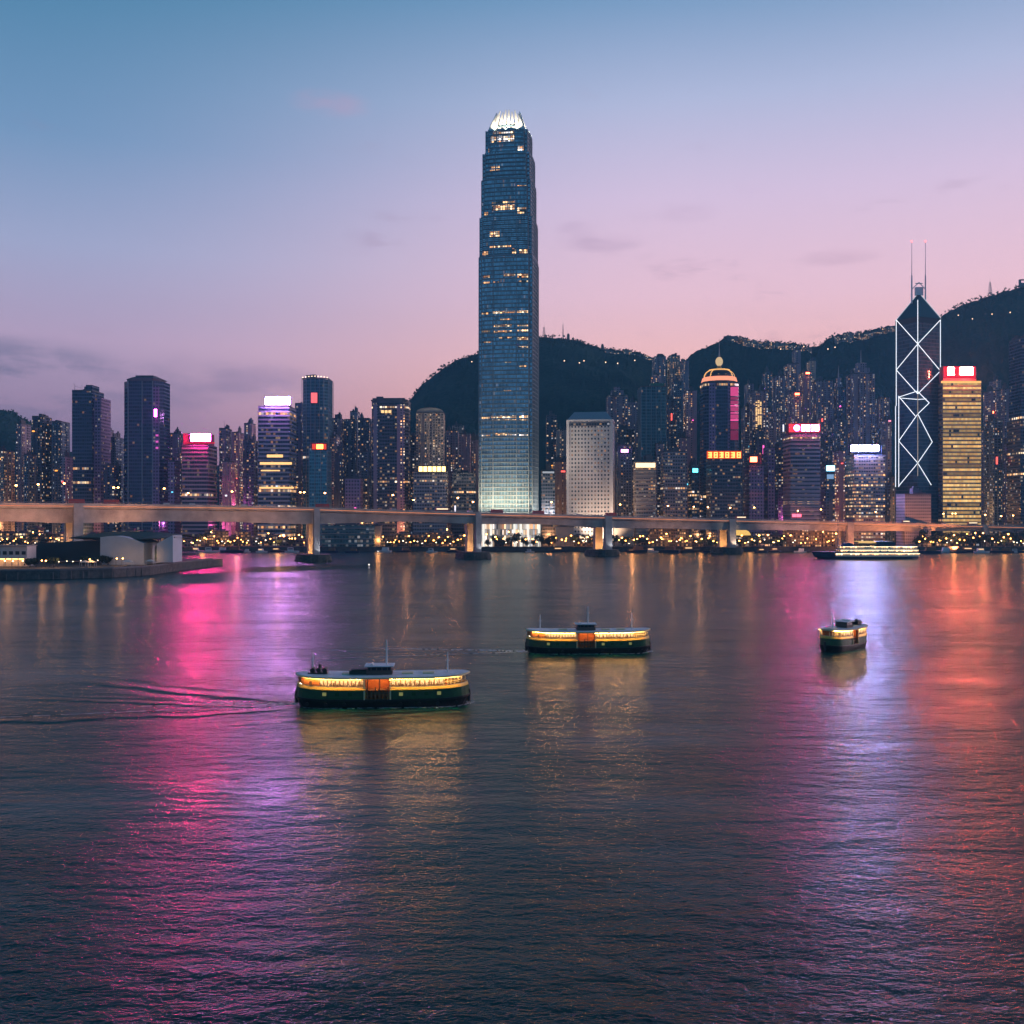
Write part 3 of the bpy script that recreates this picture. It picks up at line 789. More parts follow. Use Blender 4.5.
# --- plain specs: name, category, label, x0, x1, ytop, Y, material, depth, plan, bays
SPEC = [
 ('apartment_tower', A, 'pale beige apartment block cut by the left edge of the picture', -8, 15, 451, 1120, 'resi_beige', 26, 'cross', 3),
 ('apartment_tower', A, 'narrow mauve apartment block beside the beige one at the far left edge', 16, 31, 424, 1180, 'resi_mauve', 24, 'cross', 2),
 ('apartment_tower', A, 'teal apartment block with scattered lit windows left of the dark stepped glass tower', 32, 52, 417, 1160, 'resi_dark', 26, 'cross', 3),
 ('apartment_tower', A, 'teal apartment block touching the left side of the dark stepped glass tower', 52, 70, 422, 1165, 'resi_blue', 26, 'cross', 3),
 ('apartment_tower', A, 'low mauve block standing in front of the teal apartments, left of the stepped glass tower', 61, 73, 457, 1100, 'resi_mauve', 20, 'rect', 2),
 ('apartment_tower', A, 'blue grey block in the gap between the two big dark glass towers on the left', 110, 124, 438, 1200, 'resi_blue', 26, 'cross', 2),
 ('apartment_tower', A, 'purple apartment block between the tall dark tower and the pink-signed striped tower', 170, 184, 434, 1150, 'resi_mauve', 24, 'cross', 2),
 ('apartment_tower', A, 'purple tinted apartment block just right of the pink-signed striped tower', 219, 232, 429, 1170, 'resi_mauve', 26, 'cross', 2),
 ('apartment_tower', A, 'tall purple apartment block, second to the right of the pink-signed striped tower', 232, 244, 433, 1220, 'resi_pink', 24, 'cross', 2),
 ('apartment_tower', A, 'dark apartment block touching the left side of the lilac-signed tower', 243, 259, 441, 1130, 'resi_dark', 24, 'cross', 2),
 ('apartment_tower', A, 'thin dark block squeezed behind the right side of the lilac-signed tower', 295, 305, 404, 1190, 'resi_dark', 24, 'rect', 2),
 ('apartment_tower', A, 'grey apartment block right of the tower with the vertical red sign', 332, 344, 419, 1230, 'resi_mauve', 24, 'cross', 2),
 ('apartment_tower', A, 'blue grey apartment block, second right of the tower with the vertical red sign', 344, 358, 420, 1250, 'resi_blue', 24, 'cross', 2),
 ('apartment_tower', A, 'darker apartment block touching the left side of the brown sided dark glass tower', 358, 372, 419, 1235, 'resi_dark', 24, 'cross', 2),
 ('apartment_tower', A, 'low grey lilac block at the bridge, left of the brown sided dark glass tower', 345, 363, 479, 1105, 'office_purple', 20, 'rect', 2),
 ('apartment_tower', A, 'pinkish apartment block with bright windows left of the giant tower', 459, 471, 434, 1200, 'resi_pink', 24, 'cross', 2),
 ('apartment_tower', A, 'dim grey apartment block between the round topped block and the pinkish one', 446, 459, 431, 1240, 'resi_mauve', 24, 'cross', 2),
 ('apartment_tower', A, 'narrow apartment block touching the left side of the giant tower', 469, 481, 440, 1220, 'resi_mauve', 24, 'cross', 2),
 ('office_block', O, 'dark low block at the bridge just left of the giant tower', 452, 476, 474, 1130, 'office_dark', 24, 'rect', 2),
 ('apartment_tower', A, 'slim dotted apartment tower between the giant tower and the white porthole tower', 546, 557, 416, 1300, 'resi_dark', 22, 'cross', 2),
 ('apartment_tower', A, 'brownish apartment block with warm windows close left of the white porthole tower', 556, 569, 430, 1260, 'resi_beige', 22, 'cross', 2),
 ('office_block', O, 'small dark block with a pale rim at the right foot of the giant tower', 541, 555, 471, 1120, 'office_dark', 22, 'rect', 2),
 ('apartment_tower', A, 'grey stepped apartment tower rising behind the right edge of the white porthole tower', 606, 628, 396, 1320, 'resi_mauve', 28, 'cross', 3),
 ('apartment_tower', A, 'dark apartment tower in the gap right of the teal glass tower', 664, 676, 400, 1330, 'resi_dark', 26, 'cross', 2),
 ('apartment_tower', A, 'blocky grey apartments high on the slope, left half of the cluster left of the dome', 652, 666, 357, 1750, 'resi_mauve', 30, 'cross', 3),
 ('apartment_tower', A, 'blocky grey apartments high on the slope, right half of the cluster left of the dome', 667, 680, 356, 1760, 'resi_beige', 30, 'cross', 3),
 ('apartment_tower', A, 'thin tower on the slope touching the cluster of grey apartments left of the dome', 680, 689, 361, 1720, 'resi_mauve', 26, 'cross', 2),
 ('apartment_tower', A, 'shorter lit tower in front of the hillside cluster, above the teal glass tower', 651, 661, 375, 1500, 'resi_pink', 24, 'cross', 2),
 ('apartment_tower', A, 'blue grey tower below the hillside cluster, left of the warm lit slim tower', 671, 683, 382, 1420, 'resi_blue', 26, 'cross', 2),
 ('apartment_tower', A, 'warm lit slim apartment tower close left of the domed tower', 683, 697, 391, 1330, 'resi_pink', 24, 'cross', 2),
 ('office_block', O, 'dim grey striped office block left of the domed tower at the bridge', 660, 687, 452, 1110, 'office_grey', 26, 'rect', 2),
 ('office_block', O, 'dark narrow office block carrying a small cyan sign left of the domed tower', 688, 699, 466, 1120, 'office_dark', 22, 'rect', 2),
 ('apartment_tower', A, 'mauve apartment tower just right of the domed tower, left of the gold lit one', 741, 751, 407, 1260, 'resi_mauve', 22, 'cross', 2),
 ('apartment_tower', A, 'tall mauve apartment tower on the slope, left of the pink-red signed striped tower', 772, 786, 376, 1400, 'resi_mauve', 26, 'cross', 2),
 ('apartment_tower', A, 'tallest mauve apartment tower in the cluster between the domed tower and the angular tower', 784, 799, 364, 1440, 'resi_mauve', 26, 'cross', 3),
 ('apartment_tower', A, 'mauve tower with lit top behind the pink-red sign', 799, 811, 372, 1460, 'resi_pink', 24, 'cross', 2),
 ('apartment_tower', A, 'shorter pinkish apartment tower directly above the pink-red sign', 788, 801, 392, 1300, 'resi_pink', 22, 'cross', 2),
 ('apartment_tower', A, 'wide mauve apartment tower behind and right of the pink-red signed tower', 812, 833, 381, 1360, 'resi_mauve', 26, 'cross', 3),
 ('apartment_tower', A, 'dotted blue grey apartment tower with a thin spire above the blue-white sign', 846, 875, 374, 1340, 'resi_mauve', 28, 'cross', 4),
 ('apartment_tower', A, 'dark slab between the plain purple slab and the pink-red signed striped tower', 773, 786, 448, 1120, 'resi_dark', 22, 'rect', 2),
 ('office_block', O, 'plain purple slab with no windows lit between the domed and pink-red signed towers', 763, 775, 448, 1110, 'office_purple', 22, 'rect', 2),
 ('apartment_tower', A, 'narrow pinkish tower between the small blue sign and the blue-white signed tower', 833, 846, 451, 1130, 'resi_pink', 20, 'cross', 2),
 ('apartment_tower', A, 'narrow mauve tower with a rounded pink top left of the angular crossed tower', 880, 892, 420, 1180, 'resi_mauve', 20, 'round', 2),
 ('office_block', O, 'low grey mauve block at the foot of the angular crossed tower', 896, 931, 495, 1030, 'grey_block', 24, 'rect', 2),
 ('apartment_tower', A, 'pinkish apartment block just right of the gold striped tower', 983, 997, 391, 1330, 'resi_pink', 24, 'cross', 2),
 ('apartment_tower', A, 'mauve apartment block between the gold striped tower and the glass tower at the right edge', 996, 1010, 389, 1350, 'resi_mauve', 24, 'cross', 2),
 ('office_block', O, 'dark slim tower in front of the pinkish apartments right of the gold striped tower', 984, 1003, 421, 1130, 'resi_blue', 22, 'cross', 3),
 ('glass_tower', S, 'pale blue glass tower cut by the right edge of the picture', 1009, 1040, 338, 1240, 'glass_navy', 30, 'rect', 2),
 ('office_block', O, 'black office block with few lit floors at the right edge at the bridge', 1007, 1045, 421, 1090, 'office_dark', 30, 'rect', 2),
 # second rank, seen in the gaps
 ('apartment_tower', A, 'tall dim apartment tower on the slope just right of the globe topped tower', 744, 754, 384, 1480, 'resi_mauve', 24, 'cross', 2),
 ('apartment_tower', A, 'dim tower high on the slope above the purple slab', 762, 772, 372, 1560, 'resi_blue', 24, 'cross', 2),
 ('apartment_tower', A, 'slender tower high on the slope, topmost of the mauve cluster', 792, 801, 350, 1640, 'resi_mauve', 22, 'cross', 2),
 ('apartment_tower', A, 'slender dim tower on the slope close behind the wide mauve tower', 806, 816, 361, 1600, 'resi_beige', 22, 'cross', 2),
 ('apartment_tower', A, 'dim tower between the wide mauve tower and the one with a thin spire', 832, 845, 388, 1440, 'resi_blue', 24, 'cross', 2),
 ('apartment_tower', A, 'short mauve tower right under the slope left of the crossed tower', 875, 890, 398, 1400, 'resi_mauve', 24, 'cross', 3),
 ('apartment_tower', A, 'dim apartment tower on the slope between porthole and teal glass towers', 626, 638, 402, 1420, 'resi_mauve', 24, 'cross', 2),
 ('apartment_tower', A, 'low apartment block behind the porthole tower on its left, near the wooded hill', 558, 570, 446, 1380, 'resi_mauve', 22, 'cross', 2),
 ('apartment_tower', A, 'distant dim block between the two big dark glass towers', 104, 113, 430, 1300, 'resi_mauve', 22, 'cross', 2),
 ('apartment_tower', A, 'distant purple block behind the gap left of the lilac-signed tower', 244, 256, 424, 1320, 'resi_pink', 22, 'cross', 2),
 ('apartment_tower', A, 'distant block rising behind the grey apartments left of the brown sided tower', 350, 360, 412, 1380, 'resi_mauve', 22, 'cross', 2),
 ('apartment_tower', A, 'distant warm block between the round topped block and the giant tower', 452, 464, 426, 1340, 'resi_beige', 22, 'cross', 2),
 ('apartment_tower', A, 'distant dim block above the dark slim tower right of the gold striped one', 989, 1001, 380, 1480, 'resi_mauve', 22, 'cross', 2),
 ('apartment_tower', A, 'dim low apartment block seen between the beige and teal blocks at the far left', 24, 36, 455, 1110, 'resi_blue', 20, 'cross', 2),
 ('apartment_tower', A, 'short dark block at the left foot of the tall tower with the magenta light', 104, 121, 466, 1120, 'resi_dark', 20, 'cross', 2),
 ('apartment_tower', A, 'short purple block at the bridge just left of the pink-signed striped tower', 168, 180, 462, 1100, 'office_purple', 18, 'rect', 2),
 ('apartment_tower', A, 'small magenta tinted block at the bridge between the pink-signed and lilac-signed towers', 222, 236, 462, 1110, 'resi_pink', 18, 'cross', 2),
 ('apartment_tower', A, 'short dark block at the bridge right of the small teal tower', 334, 346, 452, 1120, 'resi_dark', 20, 'cross', 2),
 ('apartment_tower', A, 'grey block behind the short dark one, right of the small teal tower', 329, 340, 437, 1180, 'resi_mauve', 20, 'cross', 2),
 ('apartment_tower', A, 'dark block between the low grey lilac block and the brown sided tower', 357, 372, 452, 1150, 'resi_blue', 20, 'cross', 2),
 ('apartment_tower', A, 'blue grey filler block right behind the brown sided tower', 408, 420, 436, 1220, 'resi_dark', 20, 'cross', 2),
 ('apartment_tower', A, 'brown lit block low between the giant tower and the white porthole tower', 553, 568, 462, 1180, 'resi_beige', 20, 'cross', 2),
 ('apartment_tower', A, 'dim block between the white porthole tower and the beige striped block', 616, 634, 430, 1260, 'resi_dark', 24, 'cross', 3),
 ('apartment_tower', A, 'grey block with lit dots between the beige striped block and the dim grey striped one', 654, 664, 444, 1180, 'resi_mauve', 20, 'cross', 2),
 ('apartment_tower', A, 'brown lit block left of the orange row of signs at the bridge', 676, 690, 438, 1190, 'resi_pink', 20, 'cross', 2),
 ('apartment_tower', A, 'mauve block low left beside the orange row of signs', 695, 707, 468, 1160, 'resi_mauve', 20, 'cross', 2),
 ('apartment_tower', A, 'dark block low between the small red sign and the purple slab', 752, 765, 430, 1210, 'resi_dark', 22, 'cross', 2),
 ('apartment_tower', A, 'dark dotted block behind the purple slab', 764, 776, 412, 1280, 'resi_mauve', 22, 'cross', 2),
 ('apartment_tower', A, 'dark block between the pink-red signed tower and the small blue sign', 818, 828, 436, 1230, 'resi_dark', 22, 'cross', 2),
 ('apartment_tower', A, 'dim block rising right behind the small blue sign', 828, 848, 420, 1290, 'resi_blue', 24, 'cross', 3),
 ('apartment_tower', A, 'dim dark block between the blue-white signed tower and the angular tower', 872, 884, 432, 1260, 'resi_dark', 22, 'cross', 2),
 ('apartment_tower', A, 'very dark block low beside the left foot of the angular crossed tower', 884, 898, 478, 1160, 'resi_dark', 20, 'cross', 2),
 ('apartment_tower', A, 'mauve block low behind the gold striped tower on its right', 978, 988, 430, 1230, 'resi_mauve', 20, 'cross', 2),
 ('apartment_tower', A, 'grey block low between the dark slim tower and the black office block at right', 1000, 1012, 444, 1150, 'resi_mauve', 20, 'cross', 2),
]
TW = {}
for sp in SPEC:
    nm, ct, lb, x0, x1, yt, Y, mt, D, plan, nb = sp
    TW[lb] = tower(nm, ct, lb, x0, x1, yt, Y, mt, D, plan, nb)
# extras on some of the above
for lb, (e, w, H) in TW.items():
    if 'thin spire' in lb:
        mb = MB(); mb.box(-w*.34, w*.34, 5, 20, H, H + 9); mb.box(-w*.2, w*.2, 7, 17, H + 9, H + 16); mb.build('setback', MATS['resi_mauve'], e)
        mb = MB(); mb.tube((0, 12, H + 16), (0, 12, H + 34), .9, .2, 6); mb.build('spire', steel, e)
    if 'stepped apartment tower' in lb:
        mb = MB(); mb.box(-w*.3, w*.3, 5, 20, H, H + 8); mb.box(-w*.15, w*.15, 8, 17, H + 8, H + 13); mb.build('setback', MATS['resi_mauve'], e)
    if 'small cyan sign' in lb: signpx(e, 1120, 692.5, 697.5, 468.5, 472.5, E_CYAN)
    if 'pale rim' in lb: sign(e, -w/2 + 1, w/2 - 1, H - 2.6, H - .6, -1.4, emit('rim_white', (.8, .85, .95), .5, False))
    if 'rounded pink top' in lb: sign(e, -w/2 + 2, w/2 - 2, H - 2.2, H - .4, -1.4, emit('rim_pink', (1, .3, .45), 1.6, False))
    if 'lit top behind' in lb: sign(e, -w/4, w/4, H - 3, H - .8, -1.4, E_RSMALL)
    if 'directly above the pink-red' in lb: sign(e, -w/4, w/4, H - 4, H - 1.6, -1.4, E_RSMALL)
    if 'pinkish apartment block just right of the gold' in lb: sign(e, -w/2 + 1, -w/4, H - 30, H - 27, -1.4, E_RSMALL)

# small coloured signs scattered over the mid-rise blocks
rs = random.Random(21)
SC = [emit('small_sign_pink', (1, .12, .5), 2.2, False), emit('small_sign_cyan', (.15, .7, 1), 1.8, False), emit('small_sign_red', (1, .1, .08), 2.4, False), emit('small_sign_orange', (1, .36, .06), 2.6, False), emit('small_sign_white', (.9, .85, 1), 1.6, False)]
for lb, (e, w, H) in TW.items():
    if 'at the foot' in lb or 'plain purple' in lb: continue
    if rs.random() < .62:
        sw = rs.uniform(1.6, min(6, w * .3)); sh = rs.choice((1.3, 1.8, rs.uniform(4, 12))); sw = 1.6 if sh > 3 else sw
        x = rs.uniform(-w * .4, w * .4 - sw); z = rs.uniform(H * .35, H * .93)
        sign(e, x, x + sw, z - sh, z, -1.3, rs.choice(SC), pad=.2, thick=.5)
# --- the dark stepped glass tower (left)
e, w, H = tower('glass_tower', S, 'dark blue stepped glass tower, left of the tall one with the magenta light', 72, 104, 391, 1140, 'glass_navy', 34, 'rect', roof='std')
mb = MB(); x0, z = on(e, 1140, 92, 384.5); mb.box(w*.12, w*.44, 4, 24, H, z); mb.build('lift_tower', MATS['glass_navy'], e)
mb = MB(); x0, z = on(e, 1140, 98, 397); x1, _ = on(e, 1140, 109.5, 397); mb.prism([(w/2 - 2, 5), (w/2 + 8, 5), (w/2 + 8, 34), (w/2 - 2, 34)], 0, z); mb.build('side_wing', MATS['office_purple'], e)
mb = MB(); mb.tube((-w*.42, 3, H), (-w*.42, 3, H + 8), .3, .15); mb.tube((-w*.42, 3, H + 7), (-w*.5, 3, H + 9), .2, .1); mb.tube((-w*.42, 3, H + 6), (-w*.1, 3, H + 4), .2, .1); mb.build('crane', steel, e)
# --- tall tower with magenta light
Y = 1120
a, b = 121.5, 161.5
w = (b - a) / F * Y; cx = wx((a + b) / 2, Y); H = wz(381, Y) - G0; D = 36
e = empty('glass_tower', (cx, Y, G0)); tag(e, 'tall dark blue glass tower with an overhanging cap and a small magenta light', S)
P = cham(w, D, 7); mb = MB(); mb.prism(P, 0, H - 60); mb.build('wall', MATS['glass_navy'], e)
P2 = cham(w, D, 8); mb = MB(); mb.prism(P2, H - 60, H, u0=40)
mb.build('wall', MATS['glass_navy'], e)
mb = MB(); mb.prism(cham(w * .8, D * .8, 6), H, H + 3, top=cham(w * .86, D * .86, 6)); mb.prism([(p[0], p[1] + 2) for p in cham(w * .88, D * .88, 6)], H + 3, H + 5.2, top=[(p[0], p[1] + 4) for p in cham(w * .7, D * .8, 6)], bottom=True)
mb.box(-w*.25, w*.2, 12, 30, H + 5, H + 8); mb.build('roof', roofm, e)
mb = MB()
for x in (-w*.33, w*.28, w*.02): mb.box(x - .5, x + .5, -.8, -.01, 0, H)
mb.build('fin', steel, e)
mb = MB(); mb.box(w*.29, w*.45, -1.2, -.02, 0, H - 6); mb.build('side_panel', MATS['office_purple'], e)
signpx(e, Y, 155.3, 157.7, 409.5, 417, E_MAG, y=-2.6)
mb = MB()
for k in range(3): mb.box(w*.37, w*.43, -2.0, -1.3, H - 62 - k * 7, H - 60 - k * 7)
mb.build('light_strip', emit('dim_magenta', (1, .15, .7), .8, False), e)
# --- pink-signed striped tower
e, w, H = tower('office_tower', O, 'striped office tower with a glowing pink-red sign on its roof, left part of the city', 182, 217, 446, 1090, 'band_pink', 34, 'rect', bands=4.4, roof='flat')
mb = MB(); mb.box(-w/2 + .6, w/2 - .6, 2, 26, H, H + 14); mb.build('sign_tower', mat('red_panel', (.35, .06, .1), .6), e)
s = signpx(e, 1090, 191.5, 211, 434.2, 441.2, E_RED, y=-1.8)
mb = MB(); x0, z0 = on(e, 1090, 186.5, 442.6); x1, z1 = on(e, 1090, 215, 443.4); mb.box(x0, x1, -.9, -.1, z1, z0); mb.build('light_strip', E_CASE, e)
# --- lilac-signed tower
e, w, H = tower('office_tower', O, 'striped office tower with a glowing white lilac sign on its roof', 258, 296, 407, 1085, 'band_lilac', 34, 'rect', bands=4.4, roof='flat')
mb = MB(); x0, _ = on(e, 1085, 263.5, 407); mb.box(x0, w/2 - 2, 2, 20, H, H + 11.5); mb.build('sign_tower', mat('lilac_panel', (.3, .28, .4), .6), e)
signpx(e, 1085, 266, 290.5, 397.6, 404.6, E_LILAC, y=-1.6)
mb = MB()
for (xa, xb, ya, yb) in ((260, 292, 462.2, 464.6), (267, 283, 454.6, 457.4), (259.5, 294, 487, 488.6), (261, 280, 470, 471.2)):
    p0 = on(e, 1085, xa, yb); p1 = on(e, 1085, xb, ya); mb.box(p0[0], p1[0], -.7, -.4, p0[1], p1[1])
mb.build('lit_floor', emit('floor_glow', (1, .55, .2), 1.6, False), e)
# --- tower with vertical red sign
e, w, H = tower('glass_tower', S, 'dark teal tower with rim lights and a vertical red sign, behind the lilac-signed tower', 302, 333, 379, 1170, 'glass_teal', 32, 'cham', fins=True)
signpx(e, 1170, 311.5, 317.5, 393, 403, E_VERT)
mb = MB()
for k in range(9): x = -w/2 + 1 + (w - 2) * k / 8; mb.ball((x, -.4, H + 1.8 + (1.5 * math.sin(math.pi * k / 8))), .55, 6, 4)
mb.build('rim_light', emit('rim_warm', (1, .66, .4), 5, False), e)
# --- small bright teal tower with red-orange light
e, w, H = tower('glass_tower', S, 'small bright teal glass tower with a red-orange light on top, right of the lilac-signed tower', 309, 331, 448, 1085, 'glass_teal_bright', 24, 'rect', fins=True)
mb = MB(); mb.box(-w*.42, w*.42, 1, 14, H, H + 6); mb.build('sign_tower', mat('red_panel', (.35, .06, .1), .6), e)
signpx(e, 1085, 317, 323.5, 444.5, 449, emit('sign_redorange', (1, .2, .03), 14), y=-1.6)
signpx(e, 1085, 312.5, 326.5, 444, 449.5, emit('sign_red_dim', (1, .08, .03), .9), y=-1.0)
# --- brown sided dark tower
e, w, H = tower('glass_tower', S, 'dark glass tower with brown sides and a short lit row near its top', 371, 411, 401, 1120, 'office_dark', 34, 'cham', roof='std')
mb = MB(); x0, _ = on(e, 1120, 397, 0); mb.box(x0, w/2 - 3.6, -1.0, -.02, 0, H - 4); mb.build('side_panel', MATS['resi_pink'], e)
mb = MB(); x0, _ = on(e, 1120, 373.5, 0); mb.box(x0, x0 + 5, -.9, -.02, 0, H - 4); mb.build('side_panel', MATS['resi_mauve'], e)
mb = MB(); x0, z = on(e, 1120, 379, 397.5); x1, _ = on(e, 1120, 401, 397.5); mb.box(x0, x1, 4, 24, H, z); mb.build('plant_room', concrete_dark, e)
for k in range(3):
    x, z = on(e, 1120, 381.2 + 3.6 * k, 411.6); mb = MB(); mb.box(x, x + 3.1, -.4, -.05, z - 1.5, z + 1.5); mb.build('lit_window', emit('window_glow', (1, .62, .26), 1.5, False), e)
# --- round topped block over a gold sign
e, w, H = tower('apartment_tower', A, 'pale mauve apartment block with a rounded top rising above a long gold sign', 416, 445, 413, 1150, 'resi_beige', 26, 'cross', 4, roof='flat')
mb = MB()
for i in range(8):
    a0, a1 = math.pi * i / 8, math.pi * (i + 1) / 8
    c = lambda a: (-w/2 * math.cos(a) * .98, 6.5 * math.sin(a) ** .7 + H)
    p, q = c(a0), c(a1); mb.quad([(p[0], 1, p[1]), (q[0], 1, q[1]), (q[0], 24, q[1]), (p[0], 24, p[1])])
    mb.quad([(p[0], 1, H), (q[0], 1, H), (q[0], 1, q[1]), (p[0], 1, p[1])])
mb.build('curved_top', concrete, e)
e, w, H = tower('office_block', O, 'grey office block carrying a long gold sign along its roof edge', 413, 448, 472, 1090, 'office_grey', 26, 'rect')
s = signpx(e, 1090, 418.5, 446, 466.6, 471.6, emit('sign_goldbright', (1, .58, .2), 5), y=-1.2, parts=6)
# --- beige striped block
e, w, H = tower('office_block', O, 'beige striped office block with a cream strip glowing at its top', 633, 656, 462, 1080, 'office_beige', 24, 'rect', bands=4.2)
signpx(e, 1080, 635.5, 655, 463, 467.6, emit('sign_cream', (1, .66, .36), 2.4), y=-1.2)
# --- magenta sign block
e, w, H = tower('office_block', O, 'grey blue block with a small magenta sign touching the right side of the porthole tower', 616, 632, 446, 1130, 'resi_blue', 22, 'rect')
signpx(e, 1130, 621, 628, 449.6, 452.4, emit('sign_magenta_soft', (1, .25, .9), 9), y=-1.2)
# --- teal glass tower
e, w, H = tower('glass_tower', S, 'wide teal glass tower between the porthole tower and the domed tower', 638, 666, 387, 1190, 'glass_teal', 30, 'rect', fins=True)
mb = MB(); mb.box(-w*.1, w*.5 - 1, 2, 18, H, H + 5); mb.build('plant_room', mat('green_cap', (.05, .2, .15), .6), e)
# --- gold lit vertical windows tower
e, w, H = tower('apartment_tower', A, 'apartment tower with a column of gold lit windows right of the domed tower', 749, 768, 391, 1230, 'resi_mauve', 24, 'cross', 3)
mb = MB(); mb.box(0, 1.9, -1.2, -.9, -.55, .55); proto = mb.build('lit_window', emit('window_glow', (1, .62, .26), 1.5, False), e)
for k in range(26):
    x, z = on(e, 1230, 755.5, 401 + k * 1.4)
    for q in range(3):
        if rnd.random() < .8:
            o = proto if not (proto.location.x or proto.location.z) else proto.copy()
            if o is not proto: COL.objects.link(o)
            o.location = (x + q * 2.6, 0, z)
# --- pink tinted tower with orange row sign
e, w, H = tower('office_block', O, 'black office block with a row of orange lit characters along its top', 706, 742, 459, 1085, 'office_dark', 28, 'rect', roof='flat')
s = MB(); x0, z0 = on(e, 1085, 707, 458.6); x1, z1 = on(e, 1085, 741.5, 451.4); s.box(x0, x1, -.6, 1.2, z0, z1 + .4); s = s.build('sign', emit('sign_orange_back', (1, .1, .01), .9, False), e)
for k in range(6):
    cxx = x0 + (x1 - x0) * (k + .5) / 6; hw = (x1 - x0) / 6 * .34; m2 = MB(); zc = (z0 + z1) / 2; hh = (z1 - z0) * .4
    for j in range(3): m2.box(cxx - hw, cxx + hw, -1.0, -.65, zc + hh * (j - 1) * .8 - .5, zc + hh * (j - 1) * .8 + .5)
    m2.box(cxx - hw * (1 if k % 2 else .2), cxx - hw * (1 if k % 2 else .2) + .9, -1.02, -.64, zc - hh, zc + hh); m2.box(cxx + hw * .5, cxx + hw * .5 + .9, -1.03, -.63, zc - hh, zc + hh)
    m2.build('lit_character', emit('char_orange', (1, .42, .1), 3.2, False), s)
# --- small red sign tower
e, w, H = tower('office_block', O, 'dark mauve block with a small glowing red sign right of the orange row of characters', 744, 764, 466, 1100, 'office_purple', 24, 'rect')
mb = MB(); mb.box(-w*.3, w*.35, 1, 14, H, H + 13); mb.build('sign_tower', mat('red_panel', (.35, .06, .1), .6), e)
signpx(e, 1100, 750, 756.5, 457, 462, E_RSMALL, y=-1.4)
# --- pink-red signed striped tower
e, w, H = tower('office_tower', O, 'striped office tower with a red and white lettered sign, between the domed and crossed towers', 783, 820, 434, 1075, 'band_pink', 30, 'rect', bands=4.2, roof='flat')
mb = MB(); x0, z0 = on(e, 1075, 789, 432); x1, z1 = on(e, 1075, 820, 424); mb.box(x0, x1, .6, 10, H, z1 + .5); mb.build('sign_tower', mat('red_panel', (.35, .06, .1), .6), e)
s = MB(); s.box(x0, x1, -.6, .55, z0, z1); s = s.build('sign', emit('sign_redback', (1, .04, .06), 1.6, False), e)
# round mark and four characters
m2 = MB(); cxs, _ = on(e, 1075, 796.6, 0); zc = (z0 + z1) / 2
m2.lathe([(0, -.3), (3.0, -.3), (3.0, .0)], 14); 
o = m2.build('lit_emblem', E_RED2, s, loc=(cxs, -1.2, zc), rot=(R(90), 0, 0))
for k, (xa, xb) in enumerate(((801.5, 805), (806, 809.5), (811, 813), (814.5, 818.5))):
    m2 = MB(); pa, pb = on(e, 1075, xa, 0)[0], on(e, 1075, xb, 0)[0]; hh = 3.2
    m2.box(pa, pb, -1.2, -.65, zc + hh - 1.1, zc + hh); m2.box(pa, pb, -1.2, -.65, zc - hh, zc - hh + 1.1); m2.box(pb - 1.1, pb, -1.21, -.64, zc - hh, zc + hh)
    if k != 2: m2.box(pa, pa + 1.1, -1.22, -.63, zc - hh, zc + hh); m2.box(pa, pb, -1.23, -.62, zc - .5, zc + .5)
    m2.build('lit_character', E_RED2, s)
mb = MB(); p = on(e, 1075, 792, 517); q_ = on(e, 1075, 801, 514); mb.box(p[0], q_[0], -1.2, -.6, p[1], q_[1]); mb.build('light_panel', emit('panel_red', (1, .12, .2), 3), e)
# --- small blue sign
e, w, H = tower('office_block', O, 'narrow dark block with a small pale blue sign left of the blue-white signed tower', 820, 835, 466, 1100, 'resi_dark', 20, 'rect')
signpx(e, 1100, 826, 834, 465.6, 471, emit('sign_paleblue', (.25, .7, 1), 6), y=-1.4)
signpx(e, 1100, 826.5, 833, 474.5, 479, emit('sign_paleblue_dim', (.35, .6, 1), .6), y=-1.4)
# --- blue-white signed tower
e, w, H = tower('office_tower', O, 'beige office tower with a dazzling blue-white sign on its roof', 845, 885, 456, 1070, 'office_beige', 30, 'rect', roof='flat')
mb = MB(); mb.box(-w*.36, w*.42, 2, 18, H, H + 12); mb.build('sign_tower', mat('blue_panel', (.12, .16, .3), .6), e)
signpx(e, 1070, 851, 878, 445.6, 451.2, E_BLUEW, y=-1.4)
# --- gold striped tower
Y = 1080; D = 26
e, w, H = tower('office_tower', O, 'gold lit striped office tower under a red roof sign, right of the angular crossed tower', 933, 981, 383, Y, 'band_gold', D, 'rect', bands=4.2, roof='flat')
mb = MB()
mb.prism([(-w/2 - .5, .3), (-w/2 - .02, .3), (-w/2 - .02, D - .3), (-w/2 - .5, D - .3)], 0, H)
mb.build('side_panel', MATS['band_gold_side'], e)
mb = MB(); x0, z0 = on(e, Y, 943.5, 377); x1, z1 = on(e, Y, 977, 366); mb.box(x0, x1, 1.5, 16, H, z1); mb.build('sign_tower', mat('red_panel', (.35, .06, .1), .6), e)
mb = MB(); p = on(e, Y, 941.5, 0)[0]; mb.box(p, w/2, -.5, 1.4, H, H + 2.2); mb.build('roof_edge', E_RINGY, e)
signpx(e, Y, 947.5, 953.5, 367.6, 375, E_ORANGE, y=-.8, pad=.5); signpx(e, Y, 959.5, 972, 367.6, 375, E_ORANGE, y=-.8, pad=.5)
mb = MB(); mb.box(x0 + 1, x1 - 1, .9, 1.45, z0 - .6, z1 - .3); mb.build('light_panel', E_CASE, e)

